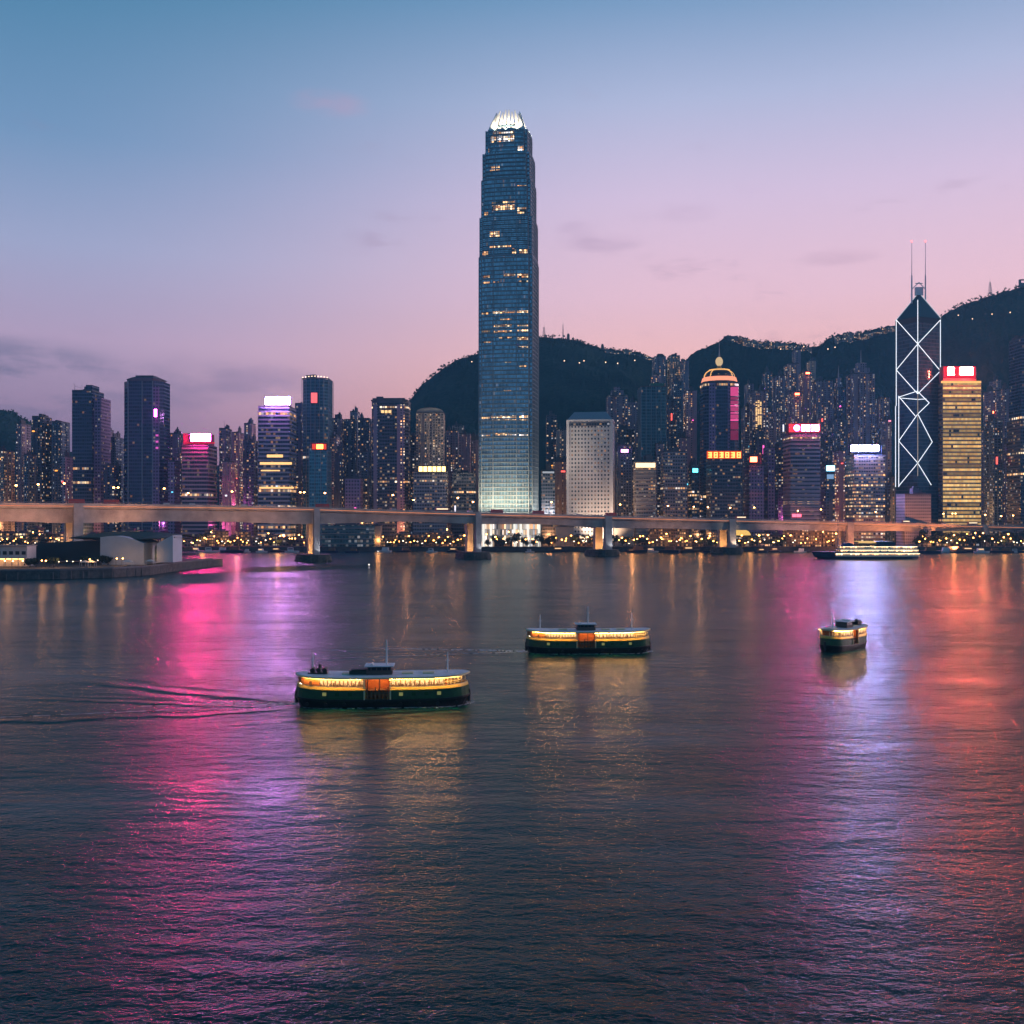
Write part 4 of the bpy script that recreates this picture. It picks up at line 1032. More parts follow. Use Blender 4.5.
# --- porthole tower (white, bevelled roof)
Y = 1080; D = 40
a, b = 567.5, 618.5
a2, b2 = xspan(a, b, Y, D)
a2 = 567.5; b2 = 612.0     # turned slightly: shows its right face
ang = R(-9.5)
W0 = (b2 - a2) / F * Y / math.cos(ang); cx = wx((a2 + b2) / 2, Y)
H = wz(421, Y) - G0
e = empty('porthole_tower', (cx, Y, G0), -ang * 0 + R(-8.5)); tag(e, 'white tower covered in round windows with a sloped roof, right of the giant tower', S)
mb = MB(); P = [(-W0/2, 0), (W0/2, 0), (W0/2, D), (-W0/2, D)]; mb.prism(P, 0, H); mb.build('wall', MATS['porthole'], e)
pale = mat('pale_mosaic', (.66, .62, .62), .7, var=.06, vs=.1)
mb = MB(); mb.box(-W0/2 - .8, -W0/2 + 2.2, -.8, 1.5, 0, H); mb.box(W0/2 - 2.2, W0/2 + .8, -.8, 1.5, 0, H); mb.box(W0/2 - .5, W0/2 + .8, D - 2, D + .8, 0, H); mb.box(-W0/2 - .8, W0/2 + .8, -.9, D + .8, H + .01, H + 1.6)
mb.build('corner_pier', pale, e)
mb = MB(); mb.box(-W0/2 + 1, W0/2 - 1, -.4, -.02, H - 5.5, H - 1.0); mb.build('top_window', MATS['office_dark'], e)
T = [(-W0/2 + 7, 7), (W0/2 - 7, 7), (W0/2 - 7, D - 7), (-W0/2 + 7, D - 7)]
mb = MB(); mb.prism([(-W0/2, 0), (W0/2, 0), (W0/2, D), (-W0/2, D)], H + 1.6, H + 10.5, top=T); mb.build('roof', mat('slate', (.33, .35, .40), .6), e)
lamp('floodlight', 'SPOT', (cx + 12, Y - 26, 8), 170000, (1, .72, .5), 1, (cx + 14, Y, 32), 100)
lamp('floodlight', 'SPOT', (cx - 8, Y - 42, 8), 330000, (1, .76, .62), 1, (cx, Y, 56), 80)

# --- domed tower
Y = 1140; D = 34
e, w, H = tower('domed_tower', S, 'tower with a lit ring, golden dome lines and a globe under a thin spire', 699, 740, 383, Y, 'glass_navy', D, 'cham', roof='flat', fins=False)
mb = MB()
a, z0 = on(e, Y, 730.5, 440); b, z1 = on(e, Y, 739.5, 387)
for k, (f0, f1, E_) in enumerate(((0, .17, .9), (.19, .24, .35), (.26, .33, .5), (.345, .365, 1.6), (.38, .46, .6), (.48, .5, 1.3), (.52, .6, .7), (.61, .64, 1.4), (.66, .8, .3), (.82, 1, .22))):
    mb = MB(); hh = z1 - z0; mb.box(a, b - 1.5, -.9, -.02, z1 - f1 * hh, z1 - f0 * hh); mb.build('light_panel', emit('panel_magenta_%d' % int(E_ * 100), (1, .1, .36), E_ * .8, False), e)
mb = MB(); mb.box(-w/2 + 5, -w/2 + 12.5, -.8, -.02, 0, H); mb.box(a - 3.2, a - 1.0, -.8, -.02, 0, H); mb.build('fin', MATS['office_purple'], e)
def ring(z0, z1, r, n=12, c=(0, D/2), sy=1.0): return [(c[0] + r * math.cos(2 * math.pi * (i + .5) / n), c[1] + sy * r * math.sin(2 * math.pi * (i + .5) / n)) for i in range(n)]
rw = w * .5
mb = MB(); mb.prism(ring(0, 0, rw), H, H + 3.0); mb.build('drum', roofm, e)
mb = MB(); mb.prism(ring(0, 0, rw + .4), H + 3.0, H + 8.0, top=ring(0, 0, rw - 1)); mb.build('light_ring', E_RING, e)
dome = []
for i in range(7):
    t_ = i / 6; dome.append((rw * .86 * math.cos(t_ * 1.35) + .1, H + 8 + 9.5 * math.sin(t_ * math.pi / 2)))
mb = MB(); mb.lathe(dome, 20, (0, D/2)); mb.build('dome', mat('dome_dark', (.05, .05, .06), .5), e)
for k in range(2):
    mb = MB(); prof_ = dome[1:] if k == 0 else [(p[0] * .9, p[1] + 2.6) for p in dome[1:]]
    r0, zz = (rw * .84, H + 9.6) if k == 0 else (rw * .6, H + 16.2)
    mb.prism(ring(0, 0, r0), zz, zz + 1.1, bottom=True)
    for s_ in (-1, 1):
        for i in range(5):
            p, q_ = dome[i], dome[i + 1]
            if k == 0: mb.tube((s_ * p[0], D/2 - 1, p[1] + .3), (s_ * q_[0], D/2 - 1, q_[1] + .3), .7, n=5)
            else: mb.tube((s_ * p[0] * .72, D/2 - p[0] * .68, p[1] + .3), (s_ * q_[0] * .72, D/2 - q_[0] * .68, q_[1] + .3), .5, n=5)
    mb.build('light_line', E_RINGY, e)
zt = H + 17.5
mb = MB(); mb.lathe([(4, zt - 1), (2.4, zt + 3), (1.6, zt + 5)], 10, (0, D/2)); mb.build('spire_base', brass, e)
mb = MB(); mb.ball((0, D/2, zt + 9.5), 4.3, 12, 8, sz=1.25); mb.build('globe', emit('globe_warm', (1, .72, .4), .7, False), e)
mb = MB(); mb.tube((0, D/2, zt + 14), (0, D/2, zt + 20), 1.3, .6, 6); mb.tube((0, D/2, zt + 20), (0, D/2, zt + 36), .45, .2, 6); mb.build('spire', steel, e)

# --- the giant tower
Y = 1080.0; GR = R(-9)
e = empty('giant_tower', (wx(509.3, Y + 26), Y + 28, G0), GR); tag(e, 'giant tapering dark glass tower with a bright white claw crown', S)
HW = 29.0
def ifcplan(h, notch=3.2, bowk=1.6):
    P = []
    for q in range(4):
        a = R(90 * q)
        side = [(-h + notch, -h), (-h * .5, -h - bowk * .75), (0, -h - bowk), (h * .5, -h - bowk * .75), (h - notch, -h), (h - notch, -h + notch)]
        for x, y in side: P.append((x * math.cos(a) - y * math.sin(a), x * math.sin(a) + y * math.cos(a)))
    return P
SEC = [(545, 256, 29.0), (256, 216, 28.2), (216, 178, 26.6), (178, 151, 25.4), (151, 127, 22.6)]
zz = lambda py: wz(py, Y) - G0
frame = mat('tower_frame', (.22, .25, .28), .45, metal=.3)
for k, (yb, yt, h) in enumerate(SEC):
    z0, z1 = (0 if k == 0 else zz(yb)), zz(yt)
    mb = MB(); P = ifcplan(h); mb.prism(P, z0, z1, u0=0); wobj = mb.build('wall', MATS['tower_glass'], e)
    mb = MB(); z = z0 + 4.5
    Pr = ifcplan(h + .35)
    while z < z1 - .5: mb.prism(Pr, z - .28, z + .28, bottom=True); z += 4.5
    mb.build('floor_line', frame, wobj)
    mb = MB()
    n = 16
    for q in range(4):
        a = R(90 * q)
        for i in range(n + 1):
            s_ = -1 + 2 * i / n; x = s_ * (h - 3.2); y = -h - 1.6 * (1 - s_ * s_) - .3; big = i in (0, 4, 12, n)
            r_ = .42 if big else .1
            c = [(x - r_, y - (.35 if big else .0)), (x + r_, y - (.35 if big else .0)), (x + r_, y + .5), (x - r_, y + .5)]
            mb.prism([(X_ * math.cos(a) - Y_ * math.sin(a), X_ * math.sin(a) + Y_ * math.cos(a)) for X_, Y_ in c], z0, z1)
    mb.build('mullion', frame, wobj)
    if k:
        mb = MB(); mb.prism(ifcplan(h + .8), z0 - .8, z0 + 1.2, bottom=True); mb.build('setback_ledge', frame, wobj)
# lit floors on the front face: px rectangles
LITW = [(491, 502, 134, 140, 2.0, 1), (503, 514, 134, 140, 1.6, 1), (493, 514, 129.5, 132.5, 1.2, 1), (517.5, 526, 145, 151.5, 1.6, 1), (486.5, 489, 146, 150, 1.2, 0), (490, 499.5, 165, 167, 1.1, 0), (490, 499.5, 168.5, 170, .8, 0), (500, 507, 176.5, 180, 1.2, 0), (508, 511, 176.5, 178, .9, 0), (517, 527, 185.5, 186.5, .7, 0),
        (492, 514.5, 205, 210, 1.7, 0), (492, 514.5, 201, 203, .8, 0), (517.5, 527.5, 208, 214, 1.6, 0), (482.5, 488, 211, 214, 1.2, 0), (490, 499.5, 231, 236.5, 1.5, 0), (490, 511, 246, 248, 1.1, 0), (512, 517, 249, 254, 1.5, 0), (519.5, 528, 250.5, 254.5, 1.6, 0), (480.5, 488, 251, 255, .9, 0),
        (504, 515, 274, 277, .8, 0), (517.5, 528, 275, 278.5, 1.3, 0), (483, 489.5, 275.5, 277.5, .7, 0), (483, 489.5, 281.5, 283, .8, 0), (493, 499, 281.5, 283, .6, 0), (518.5, 528, 281.5, 283.5, .8, 0), (481, 489, 312, 314, .8, 0), (492.5, 515, 311.5, 313.5, 1.3, 0), (517, 528, 311.5, 313.5, 1.3, 0),
        (500, 512, 319, 320.5, .9, 0), (494, 512, 325, 327, .8, 0), (481, 490, 330, 332, .6, 0), (494, 512, 331, 333, .9, 0), (517.5, 528, 325.5, 327, 1.2, 0), (517.5, 528, 330.5, 332, 1.1, 0), (481, 491, 341, 342.5, .5, 0), (499, 513, 337.5, 339, .9, 0), (517.5, 528, 338, 340.5, 1.3, 0), (518, 528, 347, 348.5, .8, 0),
        (505, 511, 362, 363, .6, 0), (519, 526.5, 366, 368, 1.2, 0), (504, 511, 390.5, 391.5, .9, 0), (491.5, 496, 416, 418, 1.9, 0), (497, 510, 416, 418, 2.2, 0), (511.5, 517, 416, 418, 2.0, 0), (519, 528, 416, 418, 2.0, 0), (481, 489.5, 417, 418.5, .7, 0), (492, 517, 419.5, 421, .5, 0), (519, 528, 419.5, 421, .5, 0),
        (495, 507, 433.3, 435.2, 1.7, 0), (508, 518, 434, 435.4, 1.0, 1), (519, 528, 434.4, 436, 1.3, 1), (480.5, 490, 434.6, 436, .9, 1)]
glow = {}
for (xa, xb, ya, yb, E, gr) in LITW:
    key = ('lit_floor_%d_%d' % (int(E * 10), gr))
    if key not in MATS:
        facade(key, (.03, .05, .08), (.1, .08, .05), cw=2.6, fh=2.4, ww=.8, wh=.74, lit=1.6, E=E * 2.3, warm=.9 if not gr else .35)
    # project onto the turned front face: local x from apparent x
    h = next(hh for (b_, t_, hh) in SEC if ya >= t_ or t_ == 127)
    c_, s_ = math.cos(GR), math.sin(GR)
    def lx(px):
        x = 0
        for _ in range(6):
            yl = -h - 1.6 * (1 - min(1, (x / h) ** 2)) - .2
            wxp = e.location.x + x * c_ - yl * s_; wyp = e.location.y + x * s_ + yl * c_
            x += ((px - 512) / F * wyp - wxp) / c_
        return max(-h + 3.4, min(h - 3.4, x))
    xa_, xb_ = lx(xa), lx(xb)
    mb = MB(); n = 4
    za, zb = wz(yb, Y) - G0, wz(ya, Y) - G0
    for i in range(n):
        p, q_ = xa_ + (xb_ - xa_) * i / n, xa_ + (xb_ - xa_) * (i + 1) / n
        yy = lambda x: -h - 1.6 * (1 - (x / h) ** 2) - .24
        mb.quad([(p, yy(p), za), (q_, yy(q_), za), (q_, yy(q_), zb), (p, yy(p), zb)], [(p, za), (q_, za), (q_, zb), (p, zb)])
    mb.build('lit_window', MATS[key], e)
# crown: claws that curve inwards
zc0, zc1 = zz(131), zz(106.0)
mb = MB()
mb.prism(ifcplan(18.5, 4), zz(127), zz(122)); mb.build('crown_core', MATS['tower_glass'], e)
def claw(mb, a, x, w_, h0, top):
    n = 7; ca, sa = math.cos(a), math.sin(a)
    T = lambda X_, Y_, Z_: (X_ * ca - Y_ * sa, X_ * sa + Y_ * ca, Z_)
    pr = []
    for i in range(n + 1):
        t_ = i / n; y = -(21.6 - 8.6 * t_ ** 1.25); ww_ = w_ * (1 - .78 * t_ ** 2.2); xx = x * (1 - .36 * t_ ** 1.25)
        pr.append((xx - ww_ / 2, xx + ww_ / 2, y, zc0 + (top - zc0) * t_))
    for (x0, x1, y0, z0), (x2, x3, y1, z1) in zip(pr, pr[1:]):
        mb.quad([T(x0, y0, z0), T(x1, y0, z0), T(x3, y1, z1), T(x2, y1, z1)])
        mb.quad([T(x1, y0 + 1, z0), T(x0, y0 + 1, z0), T(x2, y1 + 1, z1), T(x3, y1 + 1, z1)])
        mb.quad([T(x1, y0, z0), T(x1, y0 + 1, z0), T(x3, y1 + 1, z1), T(x3, y1, z1)])
        mb.quad([T(x0, y0 + 1, z0), T(x0, y0, z0), T(x2, y1, z1), T(x2, y1 + 1, z1)])
    x0, x1, y0, z0 = pr[-1]; mb.quad([T(x0, y0, z0), T(x1, y0, z0), T(x1, y0 + 1, z0), T(x0, y0 + 1, z0)])
for q in range(4):
    for i in range(8):
        s_ = -1 + 2 * (i + .5) / 8
        mb = MB(); claw(mb, R(90 * q), s_ * 20.5, 3.9, 0, zc1 - 3.4 * abs(s_) ** 2.5 + (2.2 if i in (1, 3, 4, 6) else 0)); mb.build('claw', crown_white, e)
cxe, cye = e.location.x, e.location.y
mb = MB(); mb.prism(ifcplan(16.5, 4), zz(122), zz(118.5), top=ifcplan(14.5, 4)); mb.build('crown_core', MATS['tower_glass'], e)
def gl(x, y): return (cxe + x * math.cos(GR) - y * math.sin(GR), cye + x * math.sin(GR) + y * math.cos(GR))
for q in range(4):
    for o_ in (-13, 0, 13):
        a = R(90 * q); x, y = o_, -26.5; X1, Y1 = x * math.cos(a) - y * math.sin(a), x * math.sin(a) + y * math.cos(a)
        if q == 2: continue
        p = gl(X1, Y1); p2 = gl(X1 * .55, Y1 * .55)
        lamp('floodlight', 'SPOT', (p[0], p[1], wz(128.5, Y)), 62000, (1, .82, .56), .5, (p2[0], p2[1], wz(108, Y)), 100, .9)
# floodlit foot, lamps on the podium roof
for x in (-24, -8, 8, 24):
    p = gl(x, -48); p2 = gl(x, -29)
    lamp('floodlight', 'SPOT', (p[0], p[1], 34), 190000, (1, .82, .52), 1.0, (p2[0], p2[1], 84), 100, 1.0)
for x in (-26, -13, 0, 13, 26):
    p = gl(x, -47); p2 = gl(x, -29)
    lamp('floodlight', 'SPOT', (p[0], p[1], 14), 60000, (1, .84, .56), 1.0, (p2[0], p2[1], 40), 110, 1.0)
for x in (-24, -12, 0, 12, 24):
    p = gl(x, -42); p2 = gl(x, -29)
    lamp('floodlight', 'SPOT', (p[0], p[1], 22), 45000, (1, .86, .62), 1.0, (p2[0], p2[1], 44), 120, 1.0)
for y in (-18, 14):
    p = gl(50, y); p2 = gl(29, y)
    lamp('floodlight', 'SPOT', (p[0], p[1], 30), 200000, (1, .92, .78), 1.0, (p2[0], p2[1], 60), 100, 1.0)

# --- the angular crossed tower
Yc = 1080.0
C0 = Vector((wx(917.5, Yc), Yc, 0))
kd = .36   # faces recede from the front edge
xl, xr = 895.2, 940.8
def edge(px, ux, uy):
    # walk from C0 along (ux, uy) until it projects to px
    t_ = 0
    for _ in range(30):
        p = C0 + Vector((ux, uy, 0)) * t_; cur = 512 + p.x / p.y * F; t_ += (px - cur) * .9 * (1 if ux > 0 else -1)
    return t_
rzf = math.atan2(C0.x, C0.y)
ul = Vector((-math.cos(R(40) + rzf * 1), math.sin(R(40) + rzf * 1) * 1, 0)); ur = Vector((math.cos(R(44) - rzf), math.sin(R(44) - rzf), 0))
tl, tr_ = edge(xl, ul.x, ul.y), edge(xr, ur.x, ur.y)
Lc, Rc = C0 + ul * tl, C0 + ur * tr_
Bc = Lc + (Rc - C0)
e = empty('crossed_tower', (C0.x, C0.y, G0)); tag(e, 'angular dark glass tower outlined with white crossing light tubes and twin masts', S)
rel = lambda p: (p.x - C0.x, p.y - C0.y)
zl = lambda py, P: CAMH + (HOR - py) / F * P.y - G0
ztop_l, ztop_r = zl(319, Lc), zl(318.5, Rc)
ztc = zl(321, C0)
mb = MB(); zt = min(ztop_l, ztop_r)
mb.prism([rel(C0), rel(Rc), rel(Bc), rel(Lc)], 0, zt - 6, u0=0); mb.build('wall', MATS['boc_glass'], e)
mb = MB(); mb.prism([rel(C0), rel(Rc), rel(Bc), rel(Lc)], zt - 6, zt, u0=0); mb.build('dark_band', mat('dark_glass', (.01, .015, .025), .2), e)
cen = (C0 + Bc) / 2; apx = zl(293, cen)
mb = MB(); q4 = [rel(C0), rel(Rc), rel(Bc), rel(Lc)]; ac = (rel(cen)[0], rel(cen)[1] - 2)
for i in range(4):
    p, q_ = q4[i], q4[(i + 1) % 4]; mb.quad([(p[0], p[1], zt), (q_[0], q_[1], zt), (ac[0], ac[1], apx)], [(0, 0), (20, 0), (10, 20)])
mb.build('glass_cap', mat('cap_glass', (.03, .09, .12), .2), e)
def facept(px, py):
    """point just outside the left or right face seen at (px, py)"""
    u = ul if px < 917.5 else ur; t_ = 0 if abs(px - 917.5) < .01 else edge(px, u.x, u.y)
    p = C0 + u * t_; z = zl(py, p)
    out = Vector((0, -1, 0)) * .7
    return Vector((p.x - C0.x + out.x, p.y - C0.y + out.y, z))
TUB = [((896, 320), (896, 370)), ((940.2, 320), (940.2, 371)), ((917.5, 300), (917.5, 394)), ((896, 320), (917.5, 344)), ((940.2, 320), (917.5, 344)), ((917.5, 344), (896, 370)), ((917.5, 344), (940.2, 371)),
       ((896, 370), (917.5, 394)), ((940.2, 371), (917.5, 394)), ((896, 370), (896, 406)), ((895.3, 406), (895.3, 487)), ((898.5, 396), (898.5, 487)), ((899, 397), (917.5, 391)), ((899, 398), (917.5, 399.5)), ((917.5, 391.5), (929, 403)), ((917.5, 399.5), (926, 399)), ((899, 397), (915, 416)), ((929, 403), (917.5, 414)), ((917.5, 414), (898.5, 441)), ((917.5, 414), (932, 442)),
       ((898.5, 441), (917.5, 463)), ((932, 442), (917.5, 463)), ((917.5, 463), (898.5, 486)), ((917.5, 463), (931, 485))]
for k, (a, b) in enumerate(TUB):
    mb = MB(); mb.tube(facept(*a), facept(*b), .33 if k < 19 else .31, n=6); mb.build('light_tube', E_TUBE, e)
mb = MB(); mb.tube(facept(917.5, 394), facept(917.5, 476), .35, n=6); mb.tube(facept(899, 442), facept(931.5, 442.5), .3, n=5); mb.build('light_line', emit('tube_dim', (.9, .75, .6), .45, False), e)
zq = lambda py: zl(py, cen)
top_edges = MB()
A0 = Vector((ac[0], ac[1] - .6, apx))
for P_, zz0 in ((Lc, zt), (Rc, zt)):
    p = rel(P_); top_edges.tube((p[0], p[1] - .6, zz0), A0, .35, n=5)
top_edges.build('light_line', emit('tube_faint', (.7, .85, 1), .7, False), e)
for px in (910.7, 924.3):
    x = wx(px, cen.y) - C0.x; y = rel(cen)[1] - 3
    mb = MB(); mb.tube((x, y, zq(304)), (x, y, zq(276)), .9, .8, 6); mb.tube((x, y, zq(276)), (x, y, zq(250)), .42, .25, 6); mb.tube((x, y, zq(250)), (x, y, zq(242.5)), .3, .2, 5)
    mb.build('mast', white_metal, e)
    mb = MB(); mb.ball((x, y, zq(242)), .8, 6, 4); mb.build('mast_light', E_REDDOT, e)
mb = MB(); xa, xb = wx(910.7, cen.y) - C0.x, wx(924.3, cen.y) - C0.x; y = rel(cen)[1] - 3
mb.tube((xa, y, zq(290)), (ac[0], y, zq(283)), .5, n=5); mb.tube((xb, y, zq(290)), (ac[0], y, zq(283)), .5, n=5); mb.tube((ac[0] - 4, y, zq(284)), (ac[0] + 4, y, zq(284)), .5, n=5); mb.box(ac[0] - 4, ac[0] + 4, y - 2, y + 2, zq(296), zq(288))
mb.build('mast_bracket', white_metal, e)

# unseen point lights added between the blocks, orange and magenta glow on walls
rl = random.Random(9)
for px in (12, 48, 92, 114, 176, 226, 246, 300, 340, 368, 410, 455, 472, 548, 560, 630, 660, 692, 748, 778, 808, 836, 876, 890, 968):
    if 476 < px < 542: continue
    Y = rl.uniform(1130, 1180); mag = 165 < px < 260 or 740 < px < 790
    lamp('block_fill', 'POINT', (wx(px, Y), Y - 38, rl.uniform(14, 44)), rl.uniform(12000, 30000), (1, .16, .5) if mag else (1, .42, .14), 2.5)
# ================================================================== HILLTOP HOUSES AND MASTS
def hill_z(px, dpy=0): return wz(prof(px) + dpy, HY)
def hillhouse(px, dy, w, h, Y=None):
    Y = Y or HY - 40; X = wx(px, Y); zt = wz(prof(px) + dy, Y)
    mb = MB(); mb.prism(rect(w, 12), -30, h)
    o = mb.build('hill_house', [MATS['hill_house'], roofm]); o.location = (X, Y, zt - h)
    mb = MB(); mb.box(-w/2 - .4, w/2 + .4, -.4, 12.4, h + .003, h + 1.2); mb.box(-w/5, w/8, 3, 8, h + 1.2, h + 3.8); mb.build('roof', roofm, o)
    return o
r = random.Random(11)
for x0, x1, n, off, lab in ((606, 652, 12, 1.5, 'low lit house in the row on the ridge above the teal glass tower'),
                            (731, 812, 20, 1.0, 'low lit house in the row on the ridge right of the domed tower spire'),
                            (836, 893, 16, 2.0, 'low lit house among the trees on the ridge left of the crossed tower top'),
                            (852, 890, 7, 13.0, 'lit house on the slope below the ridge, left of the crossed tower')):
    for k in range(n):
        px = x0 + (x1 - x0) * (k + .5) / n + r.uniform(-1, 1)
        tag(hillhouse(px, off + r.uniform(-2.2, 2.4), r.uniform(7, 14), r.uniform(5, 11)), lab, 'house', lab.replace('low lit house in the row', 'houses').replace('low lit house', 'houses').replace('lit house', 'houses'))
# flat topped lookout building
o = empty('lookout_building', (wx(731, HY - 30), HY - 30, wz(341, HY - 30))); tag(o, 'bowl shaped lookout building on the ridge above the domed tower', 'building')
mb = MB(); mb.prism(rect(13, 12), -14, 5); mb.build('wall', concrete_dark, o)
mb = MB(); mb.prism([(p[0], p[1]) for p in rect(14, 12)], 5, 11, top=[(-15, -2), (15, -2), (15, 14), (-15, 14)], bottom=True); mb.build('roof', concrete_dark, o)
# small lamps along the hill road
HL = [(564, 365.5), (579, 366.5), (583.5, 366.5), (605, 367), (617, 367), (634, 366), (472, 364), (2, 435), (779, 350.5), (802, 349.5), (955.5, 321), (969.5, 321), (989, 319.5), (1007, 318.5), (1022.5, 318), (826, 351.5), (833, 351), (812, 365)]
for k, (px, py) in enumerate(HL):
    # find the slope depth under this picture height
    best = None
    s_lo, s_hi = 0.0, 1.0
    col = min(640, max(0, int((px + 260) / 1560 * 640)))
    for j in range(33, 1, -1):
        v = HV[j][col]; yy = HOR - (v[2] - CAMH) / v[1] * F
        if yy >= py: best = v; break
    v = best or HV[20][col]
    mb = MB(); mb.tube((0, 0, -3), (0, 0, 6), .2, n=4); mb.ball((0, 0, 6.5), 1.25, 6, 4, mi=1)
    o = mb.build('road_lamp', [dark_metal, emit('lamp_hill', (1, .66, .4), 3.0, False)]); o.location = (wx(px, v[1]), v[1] - 14, v[2] + 4)
    tag(o, 'tiny warm lamp on the dark wooded hillside road', 'street lamp', 'lamps on the hillside road')
def lattice(px, py0, py1, w, lab, n=7, bent=0):
    Y = HY - 10; X = wx(px, Y); z0, z1 = wz(py0, Y), wz(py1, Y)
    mb = MB(); h = z1 - z0
    for sx_ in (-1, 1):
        for sy_ in (-1, 1): mb.tube((sx_ * w, sy_ * w, 0), (sx_ * w * .35, sy_ * w * .35, h), .45, .3, 4)
    for k in range(n):
        t0, t1 = k / n, (k + 1) / n; a, b = w * (1 - .65 * t0), w * (1 - .65 * t1)
        mb.tube((-a, -a, h * t0), (b, -b, h * t1), .25, n=4); mb.tube((a, -a, h * t0), (-b, -b, h * t1), .25, n=4); mb.tube((-b, -b, h * t1), (b, -b, h * t1), .25, n=4)
    mb.tube((0, 0, h), (0, 0, h + 8), .3, .15, 4)
    o = mb.build('lattice_mast', steel); o.location = (X, Y, z0 - 3); tag(o, lab, 'mast'); return o
lattice(544, 336, 326, 3.5, 'steel lattice mast on the peak close right of the giant tower')
lattice(563, 337, 323, 1.2, 'thin pole mast on the peak, right of the lattice mast beside the giant tower')
lattice(990, 293, 281, 3.4, 'lattice mast on the ridge near the right edge of the picture')
for px, lab in ((568, 'small round hut on the peak beside the thin pole mast'), (602, 'tiny hut on the ridge right of the peak'), ):
    mb = MB(); mb.box(-3, 3, -3, 3, -8, 3); mb.ball((0, 0, 4), 3, 8, 5); o = mb.build('hut', concrete_dark); o.location = (wx(px, HY), HY - 12, hill_z(px)); tag(o, lab, 'hut')
o = MB(); o.box(-14, 14, -3, 3, -8, 2); o.box(-14, -11, -3, 3, 2, 8); o.box(-14, 14, -3, 3, 8, 10); o.box(11, 14, -3, 3, 2, 8); o = o.build('gantry', concrete_dark); o.location = (wx(1022, HY), HY - 15, hill_z(1018) + 2); tag(o, 'open frame structure on the ridge at the right edge', 'building')

# ================================================================== WATERFRONT
def lowbuild(name, label, x0, x1, y0, y1, Y, mt, D=16, roofmat=None, group=None, cat='building'):
    w = (x1 - x0) / F * Y; zb = max(G0, wz(y1, Y)) if Y > SH else max(Zq, wz(y1, Y)); zb = G0 if Y > SH else Zq
    H = wz(y0, Y) - zb
    e = empty(name, (wx((x0 + x1) / 2, Y), Y, zb)); tag(e, label, cat, group)
    mb = MB(); mb.prism(rect(w, D), 0, H); mb.build('wall', MATS[mt] if isinstance(mt, str) else mt, e)
    mb = MB(); mb.box(-w/2 - 1, w/2 + 1, -1.2, D + 1, H + .003, H + .8); mb.box(-w/4, w/6, 3, D - 3, H + .8, H + 2.6)
    mb.build('roof', roofmat or roofm, e); return e, w, H
# giant tower podium
e, w, H = lowbuild('podium', 'brightly lit white podium at the foot of the giant tower, under the bridge', 481, 541, 524, 544, 1042, 'podium_lit', 16)
mb = MB()
for px in (483.5, 491, 514.5, 521, 528, 539):
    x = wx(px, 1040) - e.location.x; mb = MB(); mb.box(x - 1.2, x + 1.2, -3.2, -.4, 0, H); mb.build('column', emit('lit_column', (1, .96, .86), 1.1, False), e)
mb = MB(); x = wx(495, 1040) - e.location.x; x2 = wx(512.5, 1040) - e.location.x; mb.box(x, x2, -4, -.5, 0, 5.5); mb.build('entrance', MATS['shop_gold'], e)
lowbuild('pier_block', 'plain beige block under the bridge right of the lit white podium', 556, 573.5, 527, 543, 1050, mat('beige_wall', (.5, .42, .36), .8, var=.1), 12)
o, w, H = lowbuild('ferry_terminal', 'teal glass terminal with lit floors on the far shore, right of the tallest lit pier', 322, 374, 525, 548, 1022, 'terminal_teal', 20)
mb = MB()
for k in range(4): mb.box(-w/2 - .6, w/2 + .6, -1.0, -.02, 3 + k * 5.4, 3.7 + k * 5.4)
mb.build('floor_slab', concrete, o)
lowbuild('pier_block', 'pale narrow block at the right end of the teal glass terminal', 373, 380.5, 526, 545, 1030, mat('beige_wall', (.5, .42, .36), .8), 12)
lowbuild('shop_row', 'low pavilion with three lit gold floors, behind the pier right of the porthole tower', 650, 690, 529, 545, 1045, 'shop_gold', 16)
lowbuild('shop_row', 'pale lit shed just right of the pier below the porthole tower', 614, 634, 526, 534, 1075, mat('beige_wall', (.5, .42, .36), .8), 12)
lowbuild('arcade', 'gold lit arcade building on the shore left of the moored white ship', 787, 822, 528, 548, 1026, 'shop_gold', 16)
lowbuild('arcade', 'gold lit hall behind the left half of the moored white ship', 823, 842, 531, 548, 1034, 'shop_gold', 14)
# small arched pavilion
e = empty('pavilion', (wx(741.5, 1040), 1040, G0)); tag(e, 'small gold lit arched pavilion right of the last floodlit pier', 'pavilion')
mb = MB(); mb.box(-8, 8, -6, 6, 0, 10); mb.build('wall', MATS['shed_dim'], e)
mb = MB()
for i in range(8):
    a0, a1 = math.pi * i / 8, math.pi * (i + 1) / 8
    mb.quad([(8 * math.cos(a0), -7, 12 + 6 * math.sin(a0)), (8 * math.cos(a1), -7, 12 + 6 * math.sin(a1)), (8 * math.cos(a1), 7, 12 + 6 * math.sin(a1)), (8 * math.cos(a0), 7, 12 + 6 * math.sin(a0))])
    mb.quad([(0, -7, 12), (8 * math.cos(a0), -7, 12 + 6 * math.sin(a0)), (8 * math.cos(a1), -7, 12 + 6 * math.sin(a1))])
mb.build('arch_roof', emit('arch_glow', (1, .6, .15), 1.0, False), e)
